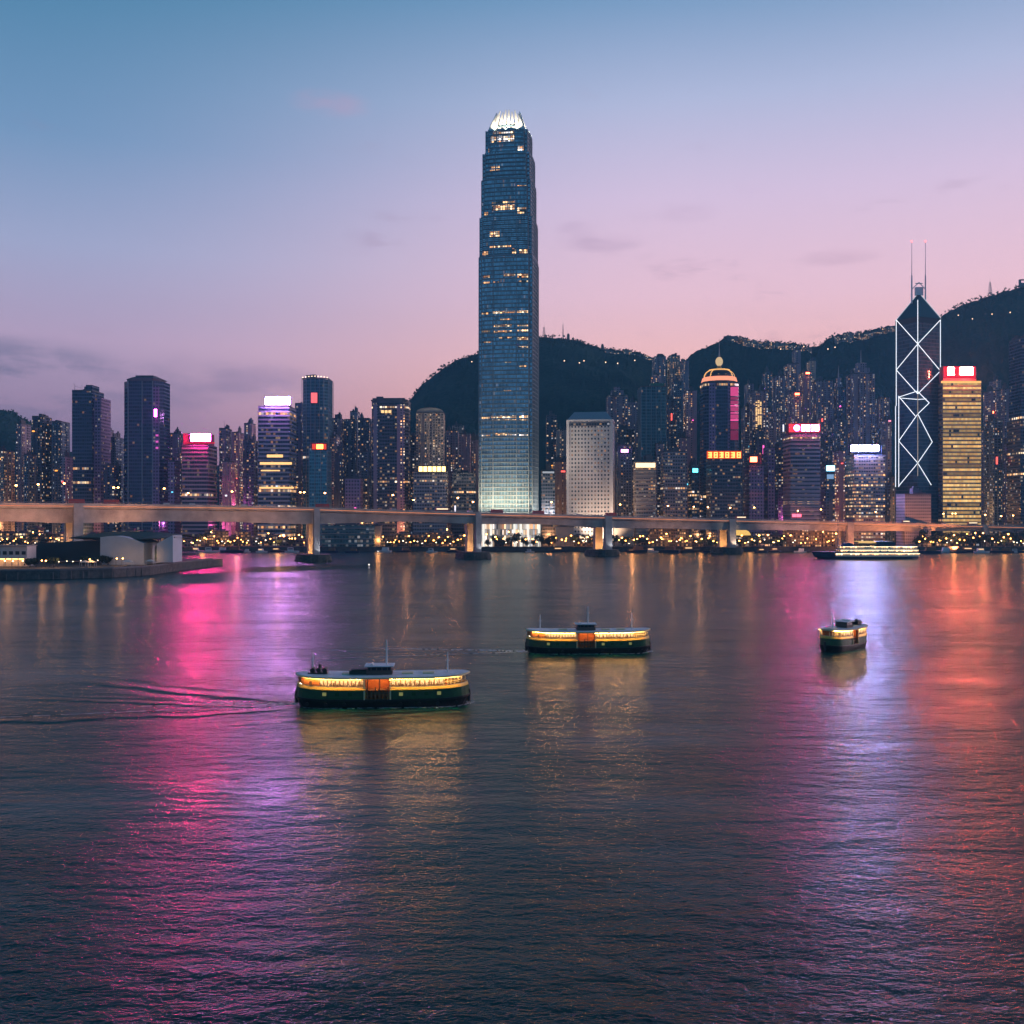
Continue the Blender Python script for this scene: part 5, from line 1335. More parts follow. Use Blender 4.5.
# runs of low waterfront sheds
r = random.Random(5)
RUNS = [(-10, 66, 531, 6, 'dim low shed on the far shore at the far left, behind the orange lit pier', 'shed_dim'), (84, 180, 534, 5, 'dim low shed on the far shore behind the curved hall', 'shed_dim'),
        (184, 204, 536, 2, 'dim shed on the far shore right behind the tip of the quay', 'shed_dim'), (205, 250, 533, 4, 'gold lit restaurant on the far shore below the pink-signed striped tower', 'shop_gold'), (252, 306, 537, 4, 'dim shed on the far shore left of the tallest lit pier', 'shed_dim'),
        (381, 470, 536, 6, 'gold lit low shop on the far shore between terminal and pier', 'shop_gold'), (574, 600, 537, 2, 'gold lit kiosk on the shore below the porthole tower', 'shop_gold'), (692, 726, 536, 3, 'low shop lit inside, on the shore beside the last floodlit pier', 'shop_gold'),
        (744, 786, 537, 3, 'dim shed on the shore right of the small arched pavilion', 'shed_dim'), (918, 1034, 536, 8, 'low building with lit front on the shore right of the white ship', 'shed_dim')]
for x0, x1, yt, n, lab, mt in RUNS:
    for k in range(n):
        a = x0 + (x1 - x0) * k / n; b = x0 + (x1 - x0) * (k + .82) / n
        lowbuild('shed', lab, a, b, yt + r.uniform(-3, 4), 546, 1040 + r.uniform(-6, 14), mt, 12, group=lab.replace(' shed', ' sheds').replace(' kiosk', ' kiosks').replace(' shop ', ' shops ').replace(' restaurant', ' restaurants').replace('low building', 'low buildings'))
# trees: four shapes, each copied
def make_tree(h, w, seed):
    r = random.Random(seed); e = empty('tree', (0, 0, 0))
    mb = MB(); mb.tube((0, 0, 0), (0, 0, h * .5), .35, .22, 6)
    for k in range(4):
        a = r.uniform(0, 6.28); mb.tube((0, 0, h * .35), (math.cos(a) * w * .3, math.sin(a) * w * .3, h * .7), .18, .08, 4)
    mb.build('trunk', bark, e)
    mb = MB(); cl = [(r.uniform(-.32, .32) * w, r.uniform(-.32, .32) * w, h * r.uniform(.5, .85)) for _ in range(7)]
    for k in range(230):
        c = Vector(r.choice(cl)) + Vector((r.gauss(0, 1), r.gauss(0, 1), r.gauss(0, .8))) * w * .13
        d1 = Vector((r.gauss(0, 1), r.gauss(0, 1), r.gauss(0, 1))).normalized() * .7; d2 = Vector((r.gauss(0, 1), r.gauss(0, 1), r.gauss(0, 1))).normalized() * .7
        mb.quad([c - d1, c - d2, c + d1, c + d2])
    mb.build('crown', leafm, e); return e
TR = [make_tree(9, 8, 1), make_tree(11, 9, 2), make_tree(8, 7, 3), make_tree(12, 8, 4)]; used = [False] * 4
TRUN = [(-6, 64, 8, 1031, 'small dark tree on the far shore at the far left'), (186, 312, 10, 1031, 'small dark tree on the far shore left of the tallest lit pier'), (384, 474, 12, 1032, 'small dark tree on the shore between terminal and second lit pier'),
        (486, 556, 14, 1026, 'small tree in front of the lit white podium'), (574, 650, 12, 1030, 'small tree on the shore below the porthole tower'), (694, 786, 16, 1031, 'small dark tree on the shore around the arched pavilion'), (916, 1034, 26, 1028, 'dark tree on the shore right of the white ship')]
for x0, x1, n, Y, lab in TRUN:
    for k in range(n):
        q = r.randrange(4); t_ = TR[q] if not used[q] else copy_tree(TR[q]); used[q] = True
        px = x0 + (x1 - x0) * (k + r.uniform(.2, .8)) / n; yy = Y + r.uniform(-6, 8)
        t_.location = (wx(px, yy), yy, G0); t_.rotation_euler = (0, 0, r.uniform(0, 6)); s_ = r.uniform(.8, 1.3) * (1.35 if px > 916 else 1); t_.scale = (s_, s_, s_)
        tag(t_, lab, 'tree', lab.replace('tree', 'trees'))
# promenade lamps
LRUN = [(-4, 64, 18, 'warm lamp on the far shore at the far left, behind the quay'), (182, 204, 7, 'warm lamp on the far shore behind the tip of the quay'), (205, 250, 15, 'gold lamp among the lit restaurants below the pink-signed tower'), (252, 320, 20, 'warm lamp on the far shore left of the tallest lit pier'),
        (381, 474, 30, 'gold lamp along the shore road between terminal and second lit pier'), (484, 600, 30, 'warm lamp on the promenade between the second and third lit piers'), (616, 724, 34, 'warm lamp on the promenade between the last two floodlit piers'),
        (736, 786, 15, 'warm lamp on the shore right of the arched pavilion'), (788, 842, 18, 'gold lamp at the arcade left of the moored white ship'), (918, 1030, 36, 'warm lamp on the shore right of the white ship')]
lm = []
for hh, rr, E in ((6.0, .62, E_SHORE), (8.5, .75, E_SHORE), (5.0, .5, E_WHITE), (10.5, .7, E_SHORE)):
    lm.append(street_lamp_mesh(hh, .9, rr, E))
for x0, x1, n, lab in LRUN:
    for k in range(n):
        o = lm[r.choice((0, 0, 1, 2, 3))].copy(); COL.objects.link(o)
        px = x0 + (x1 - x0) * (k + r.uniform(.05, .95)) / n; yy = r.choice((1015, 1017, 1024, 1030))
        o.location = (wx(px, yy), yy, G0); sc_ = r.uniform(.55, 1.3); o.scale = (sc_, sc_, r.uniform(.7, 1.5)); tag(o, lab, 'street lamp', lab.replace('lamp', 'lamps', 1))
# vehicles on the bridge: only their upper halves show above the parapet
def vehicle(kind, seed):
    L_, H_ = {'bus': (11, 4.2), 'van': (5.5, 2.4), 'car': (4.4, 1.5)}[kind]
    e = empty(kind, (0, 0, 0))
    mb = MB(); mb.prism([(-L_/2, -1.2), (L_/2, -1.2), (L_/2, 1.2), (-L_/2, 1.2)], .5, H_ * .55 + .2, bottom=True)
    mb.prism([(-L_/2 + .1, -1.15), (L_/2 - (.9 if kind != 'bus' else .1), -1.15), (L_/2 - (.9 if kind != 'bus' else .1), 1.15), (-L_/2 + .1, 1.15)], H_ * .55 + .2, H_ + .3, top=[(-L_/2 + .4, -1.0), (L_/2 - (1.4 if kind != 'bus' else .2), -1.0), (L_/2 - (1.4 if kind != 'bus' else .2), 1.0), (-L_/2 + .4, 1.0)])
    mb.build('body', mat('paint_%s' % kind, {'bus': (.4, .06, .05), 'van': (.5, .5, .5), 'car': (.08, .08, .1)}[kind], .4), e)
    if kind == 'bus':
        mb = MB(); mb.box(-L_/2 + .5, L_/2 - .5, -1.24, -1.2, 2.9, 3.8); mb.build('window', emit('bus_window', (1, .8, .5), 1.6, False), e)
    for y in (-.8, .8):
        mb = MB(); mb.ball((L_/2 + .02, y, .95), .22, 6, 4); mb.build('headlight', E_WHITE, e)
    for x in (-L_/2 + 1.0, L_/2 - 1.0):
        for y in (-1.05, 1.05):
            mb = MB(); mb.tube((x, y - .12, .42), (x, y + .12, .42), .42, n=10); mb.build('wheel', hull_black, e)
    return e
VP = {k: vehicle(k, 0) for k in ('bus', 'van', 'car')}; vu = set()
rv = random.Random(4)
for i in range(26):
    k = rv.choice(('bus', 'van', 'van', 'car', 'bus')); v = VP[k] if k not in vu else copy_tree(VP[k]); vu.add(k)
    px = 6 + i * 39 + rv.uniform(-12, 12); c, nn, zt_, zb_ = bridge_frame(px); lane = rv.choice((3.5, 7.0, 12.0, 15.5))
    v.location = c + nn * lane + Vector((0, 0, zt_ - 1.5)); v.rotation_euler = (0, 0, math.atan2(-nn.x, nn.y) + (math.pi if lane > 9 else 0))
    lb = {'bus': 'red bus with lit windows driving along the bridge deck', 'van': 'pale van driving along the bridge deck', 'car': 'dark car driving along the bridge deck'}[k]
    tag(v, lb, k, lb.replace('bus ', 'buses ').replace('van ', 'vans ').replace('car ', 'cars '))
# bodiless point lights added for an amber glow along the shore road
for k in range(30):
    px = -10 + k * 36 + rv.uniform(-10, 10)
    if 475 < px < 545: continue
    lamp('shore_fill', 'POINT', (wx(px, 1022), 1022 + rv.uniform(0, 10), 11), rv.uniform(2000, 6000), (1, .42, .12), 2.0)
for px, Y in ((8, 603), (43, 604), (60, 610), (92, 622), (122, 632), (150, 638)): lamp('shore_fill', 'POINT', (wx(px, Y), Y, Zq + 5), 900, (1, .45, .14), .7)  # more added fill, without lamp bodies, over the left quay
# ---- boats
def make_boat(seed, L, hullm, lit=True):
    r = random.Random(seed); e = empty('small_boat', (0, 0, 0)); B = L * .26
    mb = MB(); n = 10; top = []; bot = []
    for i in range(n + 1):
        u = -1 + 2 * i / n; b = B / 2 * (1 - max(0, u) ** 2.4) * (1 if u > -.9 else .85); top.append((u * L / 2, b)); bot.append((u * L / 2 * .92, b * .7))
    P = [(x, -b) for x, b in top] + [(x, b) for x, b in reversed(top)]; Q = [(x, -b) for x, b in bot] + [(x, b) for x, b in reversed(bot)]
    mb.prism(Q, -.4, L * .11, top=P); mb.build('hull', hullm, e)
    mb = MB(); mb.prism([(-L*.3, -B*.32), (L*.12, -B*.32), (L*.12, B*.32), (-L*.3, B*.32)], L*.11 + .002, L*.11 + 2.3, top=[(-L*.3, -B*.28), (L*.08, -B*.28), (L*.08, B*.28), (-L*.3, B*.28)])
    c = mb.build('cabin', hull_white if seed % 2 else wood, e)
    mb = MB(); mb.box(-L*.26, L*.06, -B*.36, -B*.33, L*.11 + 1.1, L*.11 + 1.8); mb.build('window', emit('boat_window', (1, .6, .28), 1.4, False) if lit else dark_metal, c)
    mb = MB(); mb.tube((-L*.05, 0, L*.11), (-L*.05, 0, L*.11 + L*.4), .12, .06, 5); mb.build('mast', steel, e); return e
B3 = [make_boat(1, 12, hull_white), make_boat(2, 16, hull_blue), make_boat(3, 10, hull_white, False)]; ub = [False] * 3
BO = [(186, 980, 1), (197, 990, 0), (210, 985, 2), (221, 992, 0), (232, 980, 1), (246, 990, 2), (262, 985, 0), (278, 992, 1), (292, 988, 2), (330, 985, 1), (352, 980, 1), (384, 992, 0), (404, 996, 1), (432, 985, 2), (455, 990, 1), (530, 990, 2), (560, 993, 1), (636, 985, 1), (652, 990, 0), (668, 985, 1), (690, 990, 1), (712, 975, 1), (762, 980, 1), (775, 990, 1),
      (800, 985, 2), (928, 960, 1), (944, 985, 0), (958, 975, 1), (970, 985, 1), (982, 975, 0), (993, 985, 1), (1004, 975, 1), (1016, 980, 2), (1028, 975, 1)]
for px, Y, q in BO:
    t_ = B3[q] if not ub[q] else copy_tree(B3[q]); ub[q] = True
    t_.location = (wx(px, Y), Y, 0); t_.rotation_euler = (0, 0, r.uniform(-.5, .5) + (math.pi if r.random() < .5 else 0)); s_ = r.uniform(.9, 1.5); t_.scale = (s_, s_, s_)
    side = 'left of the tallest lit pier' if px < 310 else 'by the teal glass terminal' if px < 380 else 'in front of the gold lit shops' if px < 470 else 'in front of the porthole tower' if px < 625 else 'near the last floodlit pier' if px < 780 else 'left of the white ship' if px < 815 else 'right of the white ship'
    kind = ('small white boat with lit cabin at the shore ', 'long dark blue boat at the far shore ', 'little white unlit boat at the shore ')[q]
    tag(t_, kind + side, 'boat', kind.replace('boat', 'boats') + side)
# tiny buoys
for px, py, lb in ((369, 568, 'tiny white buoy light on the water between the first two bridge piers'), (378, 554, 'faint buoy nearer the far shore between the first two bridge piers')):
    Y = CAMH * F / (py - HOR); mb = MB(); mb.tube((0, 0, -.3), (0, 0, .8), .8, .5, 8); mb.tube((0, 0, .8), (0, 0, 2.2), .1, n=4); mb.ball((0, 0, 2.4), .35, 6, 4, mi=1)
    o = mb.build('buoy', [hull_white, emit('buoy_light', (1, .9, .7), 6, False)]); o.location = (wx(px, Y), Y, 0); tag(o, lb, 'buoy')

# ================================================================== QUAY BUILDINGS (left)
# curved hall
Yh = 650
e = empty('curved_hall', (wx(125, Yh), Yh, Zq)); tag(e, 'hall with grey curved end walls under a dark green sweeping roof, on the quay', 'hall')
def X_(px, Y=Yh): return wx(px, Y) - e.location.x
def Z_(py, Y=Yh): return wz(py, Y) - Zq
def curved_wall(name, mt, topline, ybase, y0, thick, parent):
    mb = MB()
    for (xa, ya), (xb, yb) in zip(topline, topline[1:]):
        A_, B_ = X_(xa), X_(xb); za, zb, z0 = Z_(ya), Z_(yb), max(0, Z_(ybase))
        mb.quad([(A_, y0, z0), (B_, y0, z0), (B_, y0, zb), (A_, y0, za)]); mb.quad([(B_, y0 + thick, z0), (A_, y0 + thick, z0), (A_, y0 + thick, za), (B_, y0 + thick, zb)])
        mb.quad([(A_, y0, za), (B_, y0, zb), (B_, y0 + thick, zb), (A_, y0 + thick, za)])
    a, b = topline[0], topline[-1]
    for (xx, yy), fl in ((a, 0), (b, 1)):
        q = [(X_(xx), y0, max(0, Z_(ybase))), (X_(xx), y0 + thick, max(0, Z_(ybase))), (X_(xx), y0 + thick, Z_(yy)), (X_(xx), y0, Z_(yy))]
        mb.quad(q if fl else q[::-1])
    return mb.build(name, mt, parent)
curved_wall('end_wall', gw_wall, [(104, 537), (112, 536), (120, 535.8), (128, 536.8), (138, 539.5), (147, 543)], 566, -6, 30, e)
curved_wall('end_wall', gw_wall, [(160, 543.5), (166, 540), (171, 537.4), (176, 535.2)], 562, -6, 18, e)
curved_wall('link_wall', MATS['terminal_teal'], [(147, 546), (162, 546)], 560, 16, 14, e)
curved_wall('dark_wall', mat('dark_hall_wall', (.015, .03, .035), .5), [(26, 544), (60, 542), (104, 541)], 562, 14, 20, e)
mb = MB(); RL = [(72, 536.5), (84, 533.8), (100, 532), (120, 531.6), (140, 532), (158, 533), (168, 534.2), (177, 534.8)]
for (xa, ya), (xb, yb) in zip(RL, RL[1:]):
    for dz in (0,):
        A_, B_ = X_(xa), X_(xb); za, zb = Z_(ya), Z_(yb); zl_a, zl_b = za - 4.6 * math.sin(math.pi * min(1, max(0, (xa - 68) / 118))) , zb - 4.6 * math.sin(math.pi * min(1, max(0, (xb - 68) / 118)))
        mb.quad([(A_, -2, zl_a), (B_, -2, zl_b), (B_, 14, zb), (A_, 14, za)]); mb.quad([(A_, 14, za), (B_, 14, zb), (B_, 44, zb - 3), (A_, 44, za - 3)])
        mb.quad([(A_, -4, zl_a - .6), (A_, 44, za - 3.6), (B_, 44, zb - 3.6), (B_, -4, zl_b - .6)]); mb.quad([(A_, -4, zl_a - .6), (B_, -4, zl_b - .6), (B_, -4, zl_b), (A_, -4, zl_a)])
mb.build('roof', green_roof, e)
mb = MB(); x = X_(109); mb.box(x - 3, x + 3, -.3, -.02, 0, 9); mb.build('door', dark_metal, e)
for px in (150, 154, 158):
    mb = MB(); x = X_(px); mb.box(x - 1.2, x + 1.2, 15.5, 15.9, 4, 6); mb.build('window', emit('window_glow', (1, .62, .26), 1.5, False), e)
# white terrace building at the left edge
Yw = 625
e2 = empty('terrace_building', (wx(8, Yw), Yw, Zq)); tag(e2, 'white two storey building with open gallery at the left end of the quay', 'building')
w = 38 / F * Yw; mb = MB()
mb.prism(rect(w, 12), 0, 5.2); mb.build('wall', mat('white_plaster', (.6, .55, .54), .8, var=.1), e2)
mb = MB(); mb.prism(rect(w, 12), 5.2, 12.4); mb.build('wall', MATS['white_plaster'], e2)
mb = MB()
for k in range(6): x = -w/2 + 2 + (w - 4) * k / 5; mb.box(x - 1.2, x + 1.2, -.3, -.02, 7.2, 9.4)
mb.build('window', dark_metal, e2)
mb = MB(); mb.box(-w/2 - .5, w/2 + .5, -1.5, 12.5, 12.4, 13.0); mb.build('roof', concrete, e2)
mb = MB(); mb.box(-w/2 - .5, w/2 + .4, -3.4, -.02, 4.9, 5.2)
for k in range(7): x = -w/2 + (w) * k / 6; mb.box(x - .2, x + .2, -3.3, -2.9, 0, 4.9)
mb.build('veranda', concrete, e2)
mb = MB(); mb.box(-w/2 + 1, w/2 - 1, -2.5, -1.8, 4.5, 4.7); mb.build('ceiling_lamp', E_HOLD, e2)
# quay furniture
QL = [(4, 604, 1), (12, 600, 1), (22, 604, 1), (41, 612, 1), (45, 609, 1), (58, 614, 0), (66, 630, 0), (72, 622, 0), (80, 640, 0), (89, 640, 1), (97, 650, 0), (116, 660, 1), (122, 662, 1)]
for k, (px, Y, br_) in enumerate(QL):
    Y = 600 + (Y - 600) * .58
    o = street_lamp_mesh(4.2 if br_ else 3.4, .5, .42 if br_ else .28, E_SOD if br_ else E_WHITE); COL.objects.link(o)
    o.location = (wx(px, Y), Y, Zq)
    lb = 'bright orange lamp in front of the white terrace building' if px < 30 else 'bright orange lamp on the quay between terrace building and hall' if br_ and px < 60 else 'orange lamp at the grey curved end wall of the hall' if br_ else 'small white lamp on the quay in front of the dark hall side'
    tag(o, lb, 'street lamp', lb.replace('lamp', 'lamps', 1))
mt_ = [make_tree(5, 5, 21), make_tree(6, 5.5, 22)]; um = [False, False]
for px, Y in ((30, 622), (36, 632), (50, 630), (54, 620), (84, 655), (93, 660), (101, 668), (108, 672)):
    Y = 600 + (Y - 600) * .58; q = r.randrange(2); t_ = mt_[q] if not um[q] else copy_tree(mt_[q]); um[q] = True
    t_.location = (wx(px, Y), Y, Zq); lb = 'small bushy tree on the quay beside the orange lamps' if px < 60 else 'small bushy tree in front of the hall on the quay'
    tag(t_, lb, 'tree', lb.replace('tree', 'trees'))
for i, (px, Y) in enumerate(((85, 622), (91, 623), (150, 636), (128, 630))):
    mb = MB(); mb.prism([(-3, -1.5), (3, -1.5), (3, 1.5), (-3, 1.5)], 2.6, 3.8, top=[(-.3, -.2), (.3, -.2), (.3, .2), (-.3, .2)], bottom=True)
    for a_ in (-2.8, 2.8):
        for b_ in (-1.4, 1.4): mb.tube((a_, b_, 0), (a_, b_, 2.6), .1, n=4)
    o = mb.build('marquee', hull_white); o.location = (wx(px, Y), Y, Zq); tag(o, 'small white pointed marquee tent on the quay beside the hall', 'tent', 'white marquee tents on the quay')
# side pontoon behind the quay tip
for px, py0, py1, Y, lb in ((188, 549.5, 552, 930, 'low dark pontoon just behind the quay tip'), (186, 545, 547, 955, 'flat grey floating jetty farther behind the quay tip')):
    mb = MB(); w = 18 / F * Y; mb.box(-w/2, w/2, -5, 5, -.5, 2.0)
    for k in range(6): mb.tube((-w/2 + w * k / 5, -4.6, 0), (-w/2 + w * k / 5, -4.6, 4.5), .3, n=5)
    o = mb.build('pontoon', concrete_dark); o.location = (wx(px, Y), Y, 0); tag(o, lb, 'pontoon')

# ================================================================== MOORED WHITE SHIP
Ys = 842
e = empty('moored_ship', (wx(866, Ys), Ys, 0)); tag(e, 'large white lit passenger ship with three decks moored at the far shore on the right', 'ship')
sx_ = lambda px: wx(px, Ys) - e.location.x
def hullring(L0, L1, B, z, n=14, fl=1.0):
    P = []
    for i in range(n + 1):
        u = -1 + 2 * i / n; b = B / 2 * (1 - abs(u) ** 5 if u > 0 else 1 - abs(u) ** 2.6) * fl + .05
        P.append((L0 + (L1 - L0) * i / n, b))
    return [(x, -b) for x, b in P] + [(x, b) for x, b in reversed(P)]
mb = MB(); mb.prism(hullring(sx_(820), sx_(917), 15, 0), -1, 2.2, top=hullring(sx_(814), sx_(918.5), 17, 0)); mb.prism(hullring(sx_(814), sx_(836), 13, 0), 2.2, 6.2, top=hullring(sx_(811.5), sx_(838), 14, 0)); mb.build('hull', hull_blue, e)
mb = MB(); x0, x1 = sx_(836), sx_(916.5)
dk = [(sx_(833), sx_(916.5), 2.22, 4.9), (sx_(838), sx_(915), 5.1, 7.8), (sx_(840), sx_(914), 8.0, 10.7)]
facade('ship_deck', (.62, .6, .54), (.05, .05, .05), cw=2.0, fh=2.88, ww=.62, wh=.5, lit=1.2, E=4.5, warm=1.2)
for a, b, z0, z1 in dk:
    mb = MB(); mb.prism([(a, -7), (b, -7), (b, 7), (a, 7)], z0, z1); mb.build('deck', MATS['ship_deck'], e)
    mb = MB(); mb.box(a - .6, b + .6, -7.6, 7.6, z1, z1 + .18); d = mb.build('deck_slab', hull_white, e)
    mb = MB(); mb.box(a, b, -7.4, -7.25, z1 - .2, z1 - .1); mb.build('deck_light', emit('deck_light', (1, .8, .48), 7), d)
mb = MB(); mb.box(sx_(857), sx_(873), -5, 5, 10.95, 13.5); mb.build('upper_cabin', MATS['shop_gold'], e)
mb = MB(); mb.box(sx_(856), sx_(874), -5.6, 5.6, 14.6, 15.0); mb.box(sx_(856.5), sx_(873.5), -5.2, -4.9, 13.5, 14.6); mb.build('canopy', emit('canopy_gold', (1, .62, .22), .9, False), e)
mb = MB(); mb.box(sx_(875), sx_(893), -5, 5, 10.95, 14.4); mb.build('wheelhouse', hull_blue, e)
mb = MB(); mb.box(sx_(873.5), sx_(890), -5.6, 5.6, 14.4, 15.0); mb.build('wheelhouse_roof', hull_white, e)
mb = MB(); mb.prism([(sx_(840), -5), (sx_(852), -5), (sx_(850), 5), (sx_(842), 5)], 10.95, 13.4, top=[(sx_(843), -3), (sx_(850), -3), (sx_(849), 3), (sx_(844), 3)]); mb.build('cover', mat('blue_tarp', (.02, .09, .22), .7), e)
mb = MB(); mb.tube((sx_(838), 0, 6), (sx_(838), 0, 31), .55, .3, 6); mb.tube((sx_(838), 0, 16), (sx_(846), 0, 12), .2, n=4); mb.build('mast', steel, e)
mb = MB(); mb.tube((sx_(905), 0, 10.9), (sx_(905), 0, 17), .25, .12, 5); mb.build('mast', steel, e)

# ================================================================== FERRIES
def make_ferry(label, L=34.0, B=7.6, door=(-3.2, 1.5), masts=((-.4, 5.8), (0.02, 6.6), (.37, 5.6)), raft=True, short=False):
    e = empty('ferry', (0, 0, 0)); tag(e, label, 'ferry')
    N = 44
    def hb(u, fl=1.0, pw=6.0): return B / 2 * fl * max(.0, 1 - abs(u) ** pw) ** .62 + (.02 if abs(u) < .999 else 0)
    sheer = lambda u: .42 * abs(u) ** 3.4
    U = [-1 + 2 * i / N for i in range(N + 1)]
    def loft(name, levels, mt, parent=e, skip=None, cap=False, x_ok=None):
        """levels: (z, breadth factor, length factor)"""
        mb = MB()
        for (z0, f0, l0), (z1, f1, l1) in zip(levels, levels[1:]):
            for i in range(N):
                ua, ub_ = U[i], U[i + 1]; xm = (ua + ub_) / 2 * L / 2
                for s in (-1, 1):
                    if skip and skip(xm, s): continue
                    P = lambda u, z, f, l: (u * L / 2 * l, s * hb(u, f), z + sheer(u))
                    q = [P(ua, z0, f0, l0), P(ub_, z0, f0, l0), P(ub_, z1, f1, l1), P(ua, z1, f1, l1)]
                    mb.quad(q if s < 0 else q[::-1])
        if cap:
            z, f, l = levels[-1]
            for i in range(N):
                ua, ub_ = U[i], U[i + 1]
                mb.quad([(ua * L/2 * l, -hb(ua, f), z + sheer(ua)), (ub_ * L/2 * l, -hb(ub_, f), z + sheer(ub_)), (ub_ * L/2 * l, hb(ub_, f), z + sheer(ub_)), (ua * L/2 * l, hb(ua, f), z + sheer(ua))])
        return mb.build(name, mt, parent)
    inDoor = lambda x, s: door[0] < x < door[1]
    loft('hull', [(-.6, .84, .94), (.9, .98, .985), (1.35, 1.0, 1.0)], hull_black, cap=True)
    mb = loft('rub_rail', [(1.3, 1.03, 1.005), (1.36, 1.045, 1.008), (1.62, 1.045, 1.008), (1.66, 1.0, 1.0)], hull_black)
    loft('lower_deck_siding', [(1.6, .99, .995), (3.35, .99, .985)], hull_green, skip=lambda x, s: s < 0 or inDoor(x, s))
    ld = loft('lower_deck_siding', [(1.6, .99, .995), (3.35, .99, .985)], hull_green, skip=lambda x, s: s > 0 or inDoor(x, s))
    loft('sheer_strake', [(1.5, 1.0, 1.0), (1.72, 1.0, .996)], hull_green)
    loft('upper_deck_wall', [(3.3, 1.0, .975), (3.4, 1.07, .98), (3.5, 1.08, .98), (4.02, 1.025, .97)], yellow, skip=inDoor, cap=False)
    loft('deck_floor', [(3.30, .97, .97), (3.32, .97, .97)], wood, cap=True)
    LX = .70 * L / 2     # glazed saloon ends here, open ends beyond
    endz = lambda x, s: inDoor(x, s) or abs(x) < LX
    # head frame above windows
    loft('window_sill', [(3.98, 1.03, .972), (4.12, 1.03, .972)], cream, skip=inDoor)
    loft('window_head', [(5.38, 1.02, .965), (5.75, 1.02, .965)], cream, skip=inDoor)
    # windows: pane and surrounding posts
    n = 11 if not short else 5
    for s in (-1, 1):
        for (a, b) in ((-LX, door[0] - .25), (door[1] + .25, LX)):
            for k in range(n):
                xa, xb = a + (b - a) * k / n, a + (b - a) * (k + 1) / n
                f = lambda x: s * (hb(x / (L/2) / .97, 1.0)); z = lambda x: sheer(x / (L / 2))
                pw = .12
                xm = (xa + xb) / 2; dx = xb - xa
                ang = math.atan2(f(xb) - f(xa), xb - xa)
                ln = math.hypot(dx, f(xb) - f(xa))
                root = bpy.data.objects.new('window', None)
                m2 = MB()
                m2.box(-ln/2, -ln/2 + pw, -.08, .06, 0, 1.4); m2.box(ln/2 - pw, ln/2, -.08, .06, 0, 1.4); m2.box(-ln/2 + pw, ln/2 - pw, -.08, .06, 0, .1); m2.box(-ln/2 + pw, ln/2 - pw, -.08, .06, 1.3, 1.4)
                wo_ = m2.build('window', wood, e, loc=(xm, f(xm), 4.0 + z(xm)), rot=(0, math.atan2(-(z(xb) - z(xa)), dx), ang if s < 0 else ang + math.pi))
                m3 = MB(); m3.quad([(-ln/2 + pw, 0, .1), (ln/2 - pw, 0, .1), (ln/2 - pw, 0, 1.3), (-ln/2 + pw, 0, 1.3)]); m3.build('pane', boat_pane, wo_)
                bpy.data.objects.remove(root)
    # closed end lounge (left) and open end gallery (right)
    lefts = lambda x, s: x > -LX or x < -.93 * L / 2
    loft('end_panel', [(4.15, .99, .965), (5.25, .99, .965)], orange_wood, skip=lambda x, s: x > -LX)
    mb = MB()
    for s in (-1, 1):
        for k in range(7):
            x = LX + (.94 * L / 2 - LX) * k / 6; y = s * hb(x / (L/2) / .97, 1.0); mb.tube((x, y, 4.1 + sheer(x / (L/2))), (x, y, 5.3 + sheer(x / (L/2))), .09, n=5)
            if k < 6:
                x2 = LX + (.94 * L / 2 - LX) * (k + 1) / 6; y2 = s * hb(x2 / (L/2) / .97, 1.0)
                for zr in (4.45, 4.75): mb.tube((x, y, zr + sheer(x / (L/2))), (x2, y2, zr + sheer(x2 / (L/2))), .04, n=4)
    mb.build('end_railing', cream, e)
    mb = MB(); mb.box(LX + .2, LX + .5, -B*.36, B*.36, 3.4 + sheer(.7), 5.7 + sheer(.7)); mb.build('bulkhead', orange_wood, e)
    mb = MB(); mb.box(-LX - 1.9, -LX - 1.4, -B*.44, -B*.40, 4.3 + sheer(.7), 5.2 + sheer(.7)); mb.build('side_door', wood, e)
    # gangway recess on each side
    xa, xb = door
    for sd_ in (-1, 1):
        def bx(mb_, x0, x1, y0, y1, z0, z1):
            ya, yb_ = sorted((y0 * sd_, y1 * sd_)); mb_.box(x0, x1, ya, yb_, z0, z1)
        mb = MB()
        bx(mb, xa, xb, B*.12, B*.12 + .15, 1.7, 5.7); bx(mb, xa, xa + .12, B*.12 + .15, B*.5, 1.7, 5.7); bx(mb, xb - .12, xb, B*.12 + .15, B*.5, 1.7, 5.7); bx(mb, xa, xb, B*.12, B*.49, 1.55, 1.7)
        g = mb.build('gangway_bay', orange_wood, e)
        mb = MB()
        nn = 6 if not short else 3
        for k in range(nn): x = xa + .4 + (xb - xa - .8) * k / (nn - 1); bx(mb, x - .12, x + .12, B*.44, B*.47, 1.7, (5.6, 3.3, 4.0)[k % 3])
        bx(mb, xa + .2, xb - .2, B*.445, B*.465, 2.6, 2.75); bx(mb, xa + .2, xb - .2, B*.3, B*.47, 3.3, 3.42)
        mb.build('gate', wood, g)
        for xx in (xa - .26, xb + .01):
            mb = MB(); bx(mb, xx, xx + .25, B*.47, B*.53, 1.6, 5.7); mb.build('post', cream, g)
        mb = MB(); bx(mb, xa + .4, xb - .4, B*.3, B*.36, 5.5, 5.57); mb.build('ceiling_lamp', E_HOLD, g)
